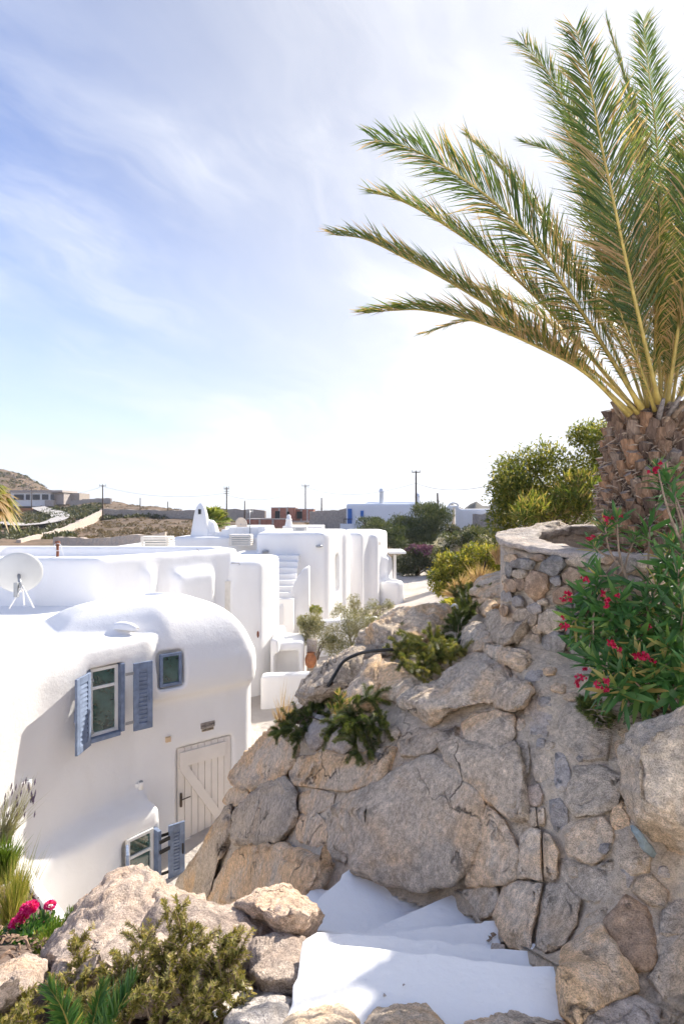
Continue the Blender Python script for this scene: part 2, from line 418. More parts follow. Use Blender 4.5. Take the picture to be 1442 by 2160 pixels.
M['cycad'] = leaf_mat('cycad_leaf', G3((.03, .095, .03), (.075, .16, .035), (.24, .28, .06), (.5, .37, .12)), .35, .35, .6)
# ------------------------------------------------------------------ rock outcrop beside the stairs
_ICO = {}
def ico(level):
    if level not in _ICO:
        bm = bmesh.new(); bmesh.ops.create_icosphere(bm, subdivisions=level, radius=1)
        v = np.array([x.co[:] for x in bm.verts]); f = np.array([[q.index for q in x.verts] for x in bm.faces]); bm.free()
        _ICO[level] = (v, f)
    return _ICO[level]
def vnormals(v, f):
    n = np.zeros_like(v); fn = np.cross(v[f[:, 1]]-v[f[:, 0]], v[f[:, 2]]-v[f[:, 0]])
    for k in range(3): np.add.at(n, f[:, k], fn)
    return n/np.maximum(np.linalg.norm(n, axis=1, keepdims=True), 1e-12)
# depth of the outcrop's surface (how far each stretch of rock stands from the stairs' top)
FACE = [(1175, 2040, 2.12), (1165, 1990, 2.46), (1055, 1950, 2.86), (960, 1890, 3.32), (800, 1850, 3.75), (745, 1830, 3.9), (640, 1880, 4.25), (500, 1900, 5.9), (380, 1880, 8.2),
        (1300, 1900, 2.35), (1300, 2100, 2.05), (1440, 2150, 1.9), (1180, 2160, 1.95), (1440, 1900, 2.3), (1440, 1600, 2.75), (1150, 1700, 2.95), (1050, 1700, 3.3), (900, 1700, 3.75), (800, 1700, 4.1), (700, 1700, 4.65), (540, 1700, 6.3), (480, 1690, 7.4), (440, 1780, 7.6),
        (1330, 1500, 3.1), (1200, 1480, 3.45), (1100, 1500, 3.75), (1000, 1480, 4.2), (850, 1510, 4.7), (740, 1560, 5.1), (650, 1560, 5.7), (580, 1550, 6.9),
        (640, 1460, 6.6), (720, 1400, 6.5), (800, 1330, 6.7), (860, 1430, 5.3), (900, 1285, 7.2), (960, 1300, 6.6), (1000, 1400, 4.9), (1000, 1350, 5.3), (1060, 1400, 4.4), (1100, 1320, 4.35), (1020, 1260, 6.4), (1060, 1210, 7.2),
        (1120, 1345, 4.25), (1150, 1370, 4.1), (1200, 1400, 3.9), (1150, 1440, 3.72), (1240, 1440, 3.5), (1400, 1450, 3.3)]
_face = RBF([(a/200., b/200.) for a, b, c in FACE], [math.log(c) for a, b, c in FACE], .02)
def D(px, py):
    return np.exp(_face(np.stack([np.atleast_1d(px)/200., np.atleast_1d(py)/200.], 1)))
def Pn(px, py, d):
    return np.stack([(px-CX)/FPX*d, d, (CY-py)/FPX*d], 1)
def star(outline, th):
    """radius of a closed outline about its middle, by direction"""
    o = np.asarray(outline, float); a = o; b = np.roll(o, -1, 0)
    w = a[:, 0]*b[:, 1]-b[:, 0]*a[:, 1]; A = w.sum()/2
    c = ((a+b)*w[:, None]).sum(0)/(6*A)
    r = np.full(len(th), 1e-3); dx, dy = np.cos(th), np.sin(th)
    for p, q in zip(a-c, b-c):
        e = q-p; den = dx*e[1]-dy*e[0]
        with np.errstate(divide='ignore', invalid='ignore'):
            t = (p[0]*e[1]-p[1]*e[0])/den; s = (p[0]*dy-p[1]*dx)/den
        ok = (np.abs(den) > 1e-9) & (t > 0) & (s >= -1e-6) & (s <= 1+1e-6)
        r = np.where(ok, np.maximum(r, t), r)
    return c, r
def boulder(name, outline, thick, mat, parent=None, depth=None, level=5, seed=0, rough=1.0, cuts=5, kk=.62, back=1.0, sink=0.0, layer=0.0, flat=.75, ldir=(.35, .25, .9), hug=False, cutq=(.86, .96)):
    """a closed boulder: its outline stands on the outcrop's surface, thick is how far it bulges out"""
    v, f = ico(level); rs = np.random.default_rng(seed*13+5)
    th = np.arctan2(-v[:, 1], v[:, 0])
    c, r = star(outline, th)
    c2 = np.sqrt(np.maximum(0, 1-v[:, 2]**2))
    rr = r*np.power(c2, kk)
    w = np.sign(v[:, 2])*np.power(np.abs(v[:, 2]), flat)
    px, py = c[0]+rr*np.cos(th), c[1]+rr*np.sin(th)
    if depth is None:
        rad = max(20, r.mean()*.7)
        d0 = D(c[0], c[1])[0]; gx = (D(c[0]+rad, c[1])[0]-D(c[0]-rad, c[1])[0])/(2*rad); gy = (D(c[0], c[1]+rad)[0]-D(c[0], c[1]-rad)[0])/(2*rad)
    elif isinstance(depth, tuple): d0, gx, gy = depth
    else: d0, gx, gy = depth, 0, 0
    if hug: base = D(px, py)
    else: base = np.clip(d0 + gx*(px-c[0]) + gy*(py-c[1]), d0*.55, d0*1.6)
    d = base + sink - np.where(w > 0, thick, thick*back)*w
    p = Pn(px, py, d)
    size = r.mean()*d0/FPX
    # broken, planar facets on the side towards the open
    ctr = p.mean(0); q = p-ctr
    for k in range(cuts):
        n = rs.normal(size=3); n[1] = -abs(n[1])*.9-.25; n /= np.linalg.norm(n)
        h = q @ n; lim = np.quantile(h, rs.uniform(*cutq))
        q = q - np.maximum(0, h-lim)[:, None]*n*.88
    p = q+ctr
    n = vnormals(p, f)
    if n[np.argmin(p[:, 1])][1] > 0: f = f[:, ::-1]; n = -n
    s = size*rough; off = seed*3.7
    disp = .10*s*fbm(p/(size*.9)+off, 3, seed) + .045*s*fbm(p/(size*.28)+off, 4, seed+3, .55)
    if layer:                                   # bedding: shelves that step in and out
        t = p @ np.array(ldir)/(size*.22) + 1.1*vnoise(p/(size*.6), seed+9)
        fr = t-np.floor(t); disp = disp + layer*s*.09*(np.minimum(fr*1.3, 1)-np.power(np.clip((fr-.8)*5, 0, 1), 2)*1.4)
    g = np.abs(vnoise(p/(size*.75)+off+4, seed+21)); g2 = vnoise(p/(size*1.2)+off, seed+33)
    disp = disp - (.055 if hug else .07)*s*np.clip(1-g/.04, 0, 1)*np.clip(g2*2.2+.45, 0, 1)
    g3 = np.abs(vnoise(p/(size*.45)+off+14, seed+51)); disp = disp - (.016 if hug else .03)*s*np.clip(1-g3/.03, 0, 1)*np.clip(vnoise(p/(size*.8)+off+2, seed+63)*2.5, 0, 1)
    p = p + n*disp[:, None]
    return obj(name, p, f, mat, parent)
def rect_outline(cx, cy, w, h, seed, n=9, jag=.18):
    rs = np.random.default_rng(seed); out = []
    for k in range(n):
        a = 2*math.pi*(k+rs.uniform(-.25, .25))/n
        c, s = math.cos(a), math.sin(a); m = (abs(c)**4+abs(s)**4)**-.25
        out.append((cx+c*m*w/2*rs.uniform(1-jag, 1.02), cy+s*m*h/2*rs.uniform(1-jag, 1.02)))
    return out
def sheet_solid(name, poly, fn, mat, parent=None, step=10, back=1.2, amp=.05, seed=1, drop=0.0):
    """a thick mass whose open side follows a surface"""
    poly = np.asarray(poly, float)
    x = np.arange(poly[:, 0].min(), poly[:, 0].max()+step, step); y = np.arange(poly[:, 1].min(), poly[:, 1].max()+step, step)
    gx, gy = np.meshgrid(x, y); fx, fy = gx.ravel(), gy.ravel()
    ins = np.zeros(len(fx), bool); a = poly; b = np.roll(poly, -1, 0)
    for (x0, y0), (x1, y1) in zip(a, b):
        cond = ((y0 > fy) != (y1 > fy)) & (fx < (x1-x0)*(fy-y0)/(y1-y0+1e-12)+x0); ins ^= cond
    d = fn(fx, fy); p = Pn(fx, fy, d)
    p0 = p.copy()
    dn = amp*fbm(p0*2.2, 5, seed) + amp*.5*fbm(p0*9, 4, seed+4)
    p = Pn(fx, fy, d+dn)
    bk = Pn(fx, fy, d+dn) + np.array([0, back, -drop])
    nx, ny = len(x), len(y); ok = ins.reshape(ny, nx)
    idx = np.arange(nx*ny).reshape(ny, nx); F = []
    cell = ok[:-1, :-1] & ok[1:, :-1] & ok[:-1, 1:] & ok[1:, 1:]
    n0 = nx*ny
    for j, i in zip(*np.nonzero(cell)):
        a_, b_, c_, d_ = idx[j, i], idx[j+1, i], idx[j+1, i+1], idx[j, i+1]
        F.append((a_, b_, c_, d_)); F.append((a_+n0, d_+n0, c_+n0, b_+n0))
        for (jj, ii, e0, e1) in ((j-1, i, d_, a_), (j+1, i, b_, c_), (j, i-1, a_, b_), (j, i+1, c_, d_)):
            inside = 0 <= jj < cell.shape[0] and 0 <= ii < cell.shape[1] and cell[jj, ii]
            if not inside: F.append((e1, e0, e0+n0, e1+n0))
    V = np.concatenate([p, bk]); F = np.array(F)
    use = np.unique(F); mp = np.full(len(V), -1); mp[use] = np.arange(len(use))
    return obj(name, V[use], mp[F], mat, parent)
outcrop = empty('rock_outcrop', P(900, 1850, 3.6))
tag(outcrop, 'tall weathered granite outcrop of mortared boulders rising beside the white stairs', 'rock outcrop')
sheet_solid('mortar_face', [(378, 1878), (440, 1790), (492, 1680), (508, 1640), (585, 1560), (640, 1525), (640, 1490), (672, 1430), (750, 1385), (845, 1310), (955, 1300), (1010, 1290), (1055, 1260), (1062, 1295), (1105, 1318), (1160, 1345), (1240, 1395), (1320, 1430), (1460, 1450), (1560, 1800), (1560, 2300), (1150, 2300), (1188, 2110), (1178, 2040), (1120, 2015), (1050, 1985), (1000, 1940), (905, 1920), (800, 1885), (740, 1855), (690, 1890), (600, 1930), (450, 1940), (380, 1905)],
            lambda x, y: D(x, y)-.015-.036*np.clip((x-1080)/60, 0, 1), M['mortar'], outcrop, 7, 1.0, .04, 3, .6)
K = outcrop
B = [  # outline, bulge, material, bedding
 ([(720,1380),(760,1345),(796,1315),(841,1292),(913,1279),(960,1288),(962,1318),(926,1350),(863,1356),(800,1375)], .55, 'rock', 1),
 ([(628,1466),(669,1414),(746,1369),(790,1362),(800,1385),(770,1420),(732,1445),(690,1480),(650,1485)], .5, 'rock', 1),
 ([(719,1459),(777,1387),(805,1378),(796,1409),(814,1472),(773,1505),(725,1500)], .3, 'rock', 0),
 ([(786,1405),(805,1387),(840,1400),(886,1423),(912,1438),(877,1465),(836,1485),(805,1470),(786,1436)], .28, 'rock', 0),
 ([(809,1508),(832,1477),(886,1454),(926,1445),(953,1414),(1003,1382),(1025,1375),(1061,1398),(1076,1423),(1061,1450),(1012,1472),(958,1497),(913,1526),(872,1537),(827,1528)], .42, 'rock_grey', .4),
 ([(1041,1468),(1055,1445),(1085,1430),(1115,1438),(1127,1462),(1117,1487),(1090,1503),(1065,1502),(1046,1490)], .24, 'rock', 0),
 ([(1021,1310),(1039,1287),(1080,1295),(1111,1319),(1116,1337),(1102,1351),(1061,1363),(1030,1352)], .26, 'rock', 0),
 ([(1022,1360),(1058,1362),(1133,1380),(1143,1395),(1112,1417),(1062,1400),(1026,1382)], .22, 'rock_grey', 1.4),
 ([(998,1264),(1024,1258),(1052,1276),(1052,1295),(1028,1303),(1007,1290)], .3, 'rock', 0),
 ([(966,1385),(975,1320),(1000,1314),(1020,1320),(1037,1350),(1034,1378),(1000,1397)], .25, 'rock_grey', .5),
 ([(985,1250),(1008,1222),(1060,1203),(1070,1225),(1066,1255),(1020,1264)], .4, 'rock', 0),
 ([(633,1518),(656,1504),(692,1516),(694,1554),(678,1587),(651,1577),(631,1554)], .2, 'stone_pale', 0),
 ([(694,1545),(715,1536),(748,1540),(750,1580),(722,1592),(696,1580)], .17, 'stone_pale', 0),
 ([(750,1540),(778,1535),(782,1565),(765,1580),(750,1570)], .14, 'stone_pale', 0),
 ([(783,1537),(812,1532),(815,1560),(790,1570)], .13, 'stone_pale', 0),
 ([(818,1535),(838,1533),(846,1556),(822,1566)], .12, 'rock', 0),
 ([(486,1638),(525,1588),(560,1548),(585,1534),(620,1552),(631,1594),(597,1637),(539,1664),(505,1665)], .35, 'rock', 1.5),
 ([(470,1690),(485,1666),(502,1653),(531,1668),(519,1687),(497,1700),(478,1698)], .28, 'rock', .3),
 ([(488,1766),(493,1713),(523,1687),(553,1656),(597,1643),(623,1670),(625,1734),(595,1768),(553,1781),(510,1779)], .42, 'rock_grey', .8),
 ([(370,1880),(381,1851),(410,1815),(446,1750),(474,1708),(490,1700),(492,1745),(489,1779),(461,1812),(442,1887),(406,1905),(376,1895)], .6, 'rock', .5),
 ([(442,1912),(459,1858),(500,1796),(532,1783),(600,1788),(680,1812),(742,1832),(700,1862),(640,1896),(560,1925)], .5, 'rock', .3),
 ([(595,1641),(633,1597),(690,1588),(732,1592),(814,1576),(843,1581),(823,1619),(796,1650),(732,1668),(669,1662),(615,1653)], .24, 'rock', .3),
 ([(625,1672),(668,1664),(706,1674),(700,1700),(660,1722),(632,1712)], .14, 'rock', 0),
 ([(628,1725),(668,1716),(690,1740),(688,1790),(650,1785),(626,1770)], .12, 'rock_grey', 0),
 ([(690,1715),(726,1700),(740,1720),(738,1800),(735,1826),(700,1806),(686,1770)], .13, 'rock_grey', 0),
 ([(708,1706),(768,1671),(832,1626),(886,1599),(931,1603),(971,1635),(1012,1684),(1020,1740),(990,1820),(955,1862),(900,1876),(840,1868),(745,1832),(738,1760)], .28, 'rock_grey', .2),
 ([(985,1835),(1010,1745),(1030,1700),(1062,1735),(1092,1800),(1088,1852),(1040,1868),(985,1868)], .2, 'rock_grey', .2),
 ([(922,1569),(967,1556),(1040,1580),(1082,1565),(1109,1653),(1113,1700),(1108,1745),(1062,1722),(1021,1690),(976,1640),(940,1605)], .26, 'rock', .2),
 ([(974,1527),(1000,1503),(1048,1498),(1082,1510),(1084,1550),(1060,1584),(1020,1582),(983,1562)], .2, 'rock', 0),
 ([(839,1563),(880,1533),(925,1540),(970,1530),(972,1556),(935,1564),(900,1597),(850,1592)], .17, 'rock', 0),
 ([(1108,1478),(1130,1466),(1160,1476),(1165,1520),(1152,1556),(1120,1548),(1108,1515)], .09, 'stone_pale', 0),
 ([(1178,1525),(1193,1488),(1225,1483),(1275,1508),(1290,1550),(1277,1602),(1235,1607),(1195,1577)], .13, 'rock_grey', .2),
 ([(1086,1568),(1112,1560),(1118,1610),(1112,1640),(1090,1640),(1082,1600)], .08, 'rock_grey', 0),
 ([(1122,1592),(1160,1588),(1170,1630),(1150,1652),(1128,1645)], .08, 'rock', 0),
 ([(1168,1585),(1195,1590),(1204,1640),(1190,1672),(1168,1660)], .08, 'stone_pale', 0),
 ([(1210,1618),(1260,1612),(1312,1640),(1300,1700),(1268,1718),(1215,1722),(1190,1690)], .12, 'rock_grey', 0),
 ([(1158,1690),(1180,1684),(1198,1705),(1195,1745),(1175,1760),(1162,1735)], .08, 'stone_pale', 0),
 ([(1188,1762),(1220,1730),(1272,1722),(1298,1760),(1290,1802),(1250,1824),(1200,1804)], .11, 'rock_grey', 0),
 ([(1290,1705),(1312,1690),(1330,1705),(1328,1745),(1300,1762),(1286,1740)], .08, 'rock', 0),
 ([(1110,1660),(1135,1654),(1145,1680),(1140,1700),(1112,1702)], .1, 'rock_warm', 0),
 ([(1112,1704),(1128,1704),(1132,1740),(1124,1748),(1112,1740)], .12, 'rock', 0),
 ([(1132,1704),(1146,1704),(1148,1745),(1136,1750)], .1, 'rock', 0),
 ([(1090,1850),(1100,1765),(1118,1745),(1140,1752),(1142,1855)], .2, 'rock_grey', .3),
 ([(1146,1858),(1144,1756),(1160,1762),(1178,1800),(1172,1855)], .17, 'rock_grey', .3),
 ([(1055,1975),(1040,1930),(1062,1872),(1095,1856),(1142,1866),(1130,1930),(1112,2006),(1070,1998)], .2, 'rock_grey', .4),
 ([(960,1880),(1050,1868),(1052,1900),(1038,1932),(1012,1938),(1000,1915)], .16, 'rock_grey', .3),
 ([(1146,1870),(1190,1865),(1222,1900),(1215,1950),(1185,2000),(1165,2020),(1128,1995)], .14, 'rock_grey', .2),
 ([(1180,1808),(1250,1828),(1290,1812),(1300,1870),(1262,1905),(1210,1895),(1182,1862)], .1, 'rock_grey', 0),
 ([(1222,1970),(1234,1932),(1282,1908),(1278,1950),(1250,1978)], .09, 'rock', 0),
 ([(1274,1940),(1320,1888),(1362,1913),(1382,1965),(1378,2045),(1340,2050),(1292,1992)], .12, 'stone_orange', 0),
 ([(1172,2060),(1188,2005),(1235,1962),(1270,1955),(1302,2000),(1342,2060),(1342,2088),(1290,2112),(1222,2165),(1182,2140)], .2, 'rock', .1),
 ([(1364,2060),(1400,2000),(1445,1970),(1490,2000),(1490,2100),(1400,2110)], .14, 'rock_grey', 0),
 ([(1305,1770),(1335,1760),(1372,1800),(1370,1840),(1330,1850),(1300,1820)], .09, 'rock', 0),
 ([(1340,1850),(1375,1842),(1410,1880),(1400,1920),(1362,1905),(1335,1880)], .1, 'rock_grey', 0),
 ([(1395,1925),(1440,1880),(1480,1890),(1480,1965),(1430,1975),(1390,1985)], .1, 'rock_grey', 0),
 ([(1298,1830),(1322,1822),(1338,1850),(1325,1882),(1300,1880)], .08, 'stone_pale', 0),
 ([(1210,2170),(1250,2118),(1340,2102),(1390,2130),(1395,2200),(1300,2220),(1215,2210)], .16, 'stone_pale', .2),
 ([(1400,2120),(1450,2105),(1500,2130),(1500,2220),(1405,2220)], .14, 'rock_grey', 0),
 ([(1325,1590),(1335,1558),(1360,1530),(1400,1510),(1455,1496),(1540,1600),(1550,1800),(1470,1880),(1425,1838),(1390,1782),(1342,1742),(1328,1680)], .5, 'rock_grey', .3),
 ([(1290,1540),(1318,1530),(1332,1552),(1322,1600),(1318,1640),(1298,1610)], .08, 'rock_grey', 0),
]
for i, (ol, th, mt, ly) in enumerate(B):
    w = max(p[0] for p in ol)-min(p[0] for p in ol); hh = max(p[1] for p in ol)-min(p[1] for p in ol)
    near = w*hh > 9000
    dep = None
    if ol[0] == (1325, 1590): dep = (2.65, -.0006, -.0004)
    ol0 = ol[0]; cxm, cym = sum(p[0] for p in ol)/len(ol), sum(p[1] for p in ol)/len(ol)
    ol = [(cxm+(p[0]-cxm)*1.05, cym+(p[1]-cym)*1.05) for p in ol]
    free = (th >= .3 or i < 16) and ol0 not in ((486, 1638), (488, 1766), (370, 1880), (442, 1912))                  # free-standing boulder, or one pressed into the wall
    boulder('boulder', ol, th*.95 if free else th*(.55 if cxm < 1080 else .58), M[mt], K, dep, 6 if w*hh > 22000 else (5 if w*hh > 1800 else 4), 40+i, 1.1 if free else .62, (6 if near else 5) if free else 3, layer=ly, kk=.5 if free else .2, flat=.65 if free else .34, hug=not free, back=.3 if not free else 1.0, cutq=(.86, .96) if free else (.93, .985))
# small stones and chips pressed into the mortar
rs = np.random.default_rng(5)
for i, (x, y, w, h) in enumerate([(1160,1575,28,22),(1140,1570,22,30),(1096,1530,24,36),(1250,1740,40,24),(1150,1785,24,40),(1168,1840,20,46),(1310,1660,30,34),(1275,1790,36,30),(1210,1840,30,26),(1320,1935,30,24),(1255,1990,34,24),(1190,1975,24,30),(1330,2105,30,20),(1400,1840,34,28),(1390,2050,30,30),(1075,1610,26,30),(900,1545,30,16),(660,1640,34,14),(560,1700,30,20),(610,1790,36,18),(870,1590,34,14),(1020,1590,30,16),(1225,1600,24,18),(1345,1815,24,20),(1180,1900,22,30),(1128,1428,54,30),(1178,1452,44,24),(1098,1418,34,22),(1150,1480,40,26),(1205,1470,36,22),(1160,1415,40,22),(1050,2002,34,26),(1008,1958,26,24)]):
    boulder('stone', rect_outline(x, y, w, h, 900+i), .07, M[('rock', 'stone_pale', 'rock_grey')[i % 3]], K, None, 4, 300+i, 1.0, 3, kk=.3, flat=.4, hug=True, back=.4)
pw = boulder('wedge', [(1326,1738),(1340,1742),(1385,1800),(1378,1812),(1352,1790)], .06, plain('blue_grey_slate', (.20, .24, .25), .7, vary=.3, vs=20, bump=.4), K, 2.36, 4, 77)

# ------------------------------------------------------------------ loose boulders left of the stairs, in full sun
def gdepth(px, py): return 2.02 + (2160-py)*.00415 + max(0, 300-px)*.0006
def loose(name, ol, th, mt, label, seed, d=None, layer=0, level=6, group='sunlit boulders beside the stairs', **k):
    c = np.mean(np.array(ol), 0)
    gy = k.pop('gy', -.0041); gx = k.pop('gx', 0)
    o = boulder(name, ol, th, M[mt], None, (d or gdepth(*c), gx, gy), level, seed, layer=layer, **k)
    return tag(o, label, 'boulder', group)
loose('boulder', [(52,2092),(120,1988),(190,1900),(235,1853),(280,1840),(322,1848),(345,1880),(420,1900),(440,1960),(420,2060),(330,2120),(160,2150)], .42, 'rock_warm', 'big streaked boulder with rosemary growing over its lower edge', 501, layer=.5, ldir=(-.5, .2, .8))
loose('boulder', [(330,1882),(400,1892),(470,1908),(520,1922),(575,1925),(590,1960),(560,2010),(530,2060),(450,2110),(340,2080),(300,1980)], .30, 'rock_warm', 'smooth bright sunlit slab behind the rosemary', 502, 2.72)
loose('boulder', [(498,1908),(545,1880),(599,1871),(646,1895),(686,1940),(690,1962),(664,1984),(640,1984),(600,1975),(560,1945)], .26, 'rock_warm', 'rough knobbly boulder left of the turning stairs', 503, 2.80, layer=.6)
loose('boulder', [(575,1940),(610,1960),(645,1975),(646,2040),(628,2125),(590,2135),(520,2070),(530,1992)], .22, 'rock_warm', 'upright sunlit stone beside the left end of the top stair', 504, 2.42)
loose('boulder', [(-40,2060),(0,2040),(55,2012),(100,2025),(90,2075),(40,2130),(0,2180),(-60,2180)], .25, 'rock_warm', 'flat pinkish rock in the bottom left corner', 505, 2.35)
loose('boulder', [(470,2150),(505,2098),(575,2085),(622,2105),(632,2150),(610,2210),(480,2210)], .2, 'stone_pale', 'small pale stone at the bottom left of the top stair', 506, 2.04)
loose('boulder', [(592,2165),(600,2120),(640,2098),(700,2102),(745,2125),(762,2170),(740,2230),(600,2230)], .2, 'rock_grey', 'pitted grey stone, leftmost of three along the bottom edge', 507, 1.94, group='stones edging the top stair')
loose('boulder', [(755,2185),(765,2135),(800,2116),(870,2114),(915,2128),(945,2165),(940,2230),(760,2230)], .2, 'rock', 'rounded brown stone, middle one along the bottom edge', 508, 1.88, group='stones edging the top stair')
loose('boulder', [(955,2190),(975,2142),(1040,2134),(1120,2142),(1195,2158),(1200,2230),(960,2240)], .2, 'rock_grey', 'long flat grey stone, rightmost along the bottom edge', 509, 1.86, group='stones edging the top stair')

# ------------------------------------------------------------------ whitewashed winding stairs
stairs = empty('staircase', PZ(900, 2060, -1.7))
tag(stairs, 'whitewashed winding stairs turning down to the left below the rock', 'stairs')
STEPS = [(-1.70, [(560,2260),(615,2110),(641,1983),(780,1996),(1000,2020),(1184,2041),(1178,2060),(1186,2100),(1191,2150),(1215,2280)]),
         (-1.88, [(610,2020),(662,1963),(900,1984),(1114,2004),(1122,1991),(1140,1988),(1154,1991),(1162,2012),(1180,2040),(1190,2110),(620,2110)]),
         (-2.06, [(640,1995),(664,1962),(822,1968),(1009,1946),(1046,1943),(1052,1950),(1059,1962),(1054,1982),(1060,2040),(640,2040)]),
         (-2.24, [(655,1980),(769,1966),(953,1887),(975,1902),(986,1908),(999,1922),(1013,1950),(1016,2015),(655,2015)]),
         (-2.42, [(645,1970),(664,1906),(740,1826),(765,1842),(804,1858),(850,1880),(904,1899),(935,1920),(910,2010),(650,2010)]),
         (-2.60, [(590,1980),(637,1893),(658,1869),(690,1874),(760,1890),(760,1990)]),
         (-2.80, [(520,1960),(600,1888),(640,1876),(690,1900),(640,1980)]), (-3.02, [(470,1950),(560,1885),(620,1890),(620,1960)])]
for k, (z, poly) in enumerate(STEPS):
    pts = [PZ(x, y, z) for x, y in poly]; fine = []
    for i, p in enumerate(pts):                # slightly ragged hand-trowelled edges
        q = pts[(i+1) % len(pts)]; n = max(2, int((q-p).length/.05))
        for j in range(n):
            s = p.lerp(q, j/n); a = .006 if abs(q.x-p.x) > .5 else .014
            fine.append((s.x+rs.normal()*a*.5, s.y+rs.normal()*a*.5))
    m = MB().prism(fine, z-.34, z)
    o = m.build('step', M['stair_white'], stairs)
    b_ = o.modifiers.new('bevel', 'BEVEL'); b_.width = .008; b_.segments = 2; b_.limit_method = 'ANGLE'; b_.angle_limit = R(60)
for i, (x, y, z) in enumerate([(1040,1975,-2.06),(1032,1981,-2.06),(1030,1987,-2.06),(1132,2020,-1.88),(852,2077,-1.7),(811,2100,-1.7)]):
    c = PZ(x, y, z+.006); v = [(c.x+rs.normal()*(.010 if i < 4 else .006), c.y+rs.normal()*(.010 if i < 4 else .006), c.z+abs(rs.normal())*(.008 if i < 4 else .002)) for _ in range(6)]
    bm = bmesh.new(); [bm.verts.new(q) for q in v]; bmesh.ops.convex_hull(bm, input=bm.verts[:]); me = bpy.data.meshes.new('dry_leaf'); bm.to_mesh(me); bm.free()
    me.materials.append(M['twig'] if i < 4 else M['concrete']); o = bpy.data.objects.new('dry_leaf', me); COL.link(o)
    tag(o, ['dark dry leaf scrap on the third stair, uppermost of three', 'dark dry leaf scrap on the third stair, middle of three', 'dark dry leaf scrap on the third stair, lowest of three', 'single dark leaf scrap at the right end of the second stair', 'grey paint chip in the middle of the top stair', 'small grey chip left on the sunlit edge of the top stair'][i], 'leaf scrap', 'scraps lying on the stairs')
# ------------------------------------------------------------------ round stone planter
PC, PR = Vector((2.42, 4.62, 0)), 1.12
def cyl_depth(px, py):
    """depth where the ray through px meets the planter's drum"""
    u = (np.atleast_1d(px)-CX)/FPX
    a = u*u+1; b = -2*(u*PC.x+PC.y); c = PC.x**2+PC.y**2-PR**2
    disc = np.maximum(b*b-4*a*c, 0); return (-b-np.sqrt(disc))/(2*a)
planter = empty('stone_planter', (PC.x, PC.y, -1.3))
tag(planter, 'round planter wall of mortared grey and orange stones under the palm', 'planter')
def rim_z(a): return -.215 + .085*math.sin(a)
NA = 72
def ring_mesh(r0, r1, zt, zb, amp, seed):
    V = []; F = []
    for k in range(NA):
        a = 2*math.pi*k/NA; c, s = math.cos(a), math.sin(a); w = rs.normal(size=4)*amp
        rz = rim_z(a)
        V += [(PC.x+c*(r0+w[0]), PC.y+s*(r0+w[0]), zb), (PC.x+c*(r0+w[0]), PC.y+s*(r0+w[0]), rz+zt+w[1]*.5), (PC.x+c*(r1+w[2]), PC.y+s*(r1+w[2]), rz+zt+w[3]*.5), (PC.x+c*(r1+w[2]), PC.y+s*(r1+w[2]), zb)]
    for k in range(NA):
        a, b = 4*k, 4*((k+1) % NA)
        for q in range(4):
            r = (q+1) % 4; F.append((a+q, b+q, b+r, a+r))
    return V, F
v, f = ring_mesh(PR-.30, PR-.035, -.06, -1.9, .008, 1)
obj('mortar_drum', v, f, M['mortar'], planter)
# coping: a cement cap with an uneven edge, thick at the rim
V = []; F = []
prof = [(PR-.33, -.075), (PR-.335, -.012), (PR-.325, .0), (PR-.27, .010), (PR-.15, .014), (PR-.02, .010), (PR+.006, .006), (PR+.016, -.002), (PR+.012, -.034), (PR-.02, -.04)]
for k in range(NA*2):
    a = math.pi*k/NA; c, s = math.cos(a), math.sin(a)
    for j, (r, z) in enumerate(prof):
        q = np.array([[c*3.1, s*3.1, j*.4]]); w = fbm(q*2.3, 4, 5)[0]*.03; w2 = fbm(q*5.7+9, 5, 8)[0]*.014
        V.append((PC.x+c*(r+w*(1 if r < PR-.2 else .5)), PC.y+s*(r+w*(1 if r < PR-.2 else .5)), rim_z(a)+z+w2))
m = len(prof)
for k in range(NA*2):
    b = (k+1) % (NA*2)
    for j in range(m):
        F.append((k*m+j, k*m+(j+1) % m, b*m+(j+1) % m, b*m+j))
obj('coping', V, F, M['stone_pale'], planter)
g = MB().lathe([(.01, -.52), (PR-.31, -.55), (PR-.31, -.7), (.01, -.7)], (PC.x, PC.y, 0), 40); g.build('soil', M['soil'], planter, True)
ST = [(540,345,140,58),(628,308,92,36),(710,352,138,108),(855,330,160,62),(610,470,130,172),(722,437,62,58),(825,425,122,100),(765,525,112,112),(466,470,64,84),(446,528,66,60),(510,556,66,70),(607,598,92,58),(562,640,150,94),(703,665,140,140),(522,398,80,54),(460,372,44,96),(520,452,56,70),(718,785,140,120),(618,712,56,58),(470,312,70,46),(930,338,70,40),(1010,322,84,48),(1110,350,130,90),(1225,345,110,70),(1335,335,120,80),(930,430,90,110),(1040,440,110,90),(1160,450,120,80),(1290,440,120,90),(1400,380,90,120),(880,560,110,120),(1000,560,120,110),(1130,560,120,110),(1260,560,120,120),(1390,560,120,140),(850,700,130,130),(990,700,130,130),(1130,700,130,130),(1280,700,140,130),(600,770,90,60),(860,830,120,110),(430,610,44,70),(780,590,60,40),(650,560,60,36),(435,440,34,60)]
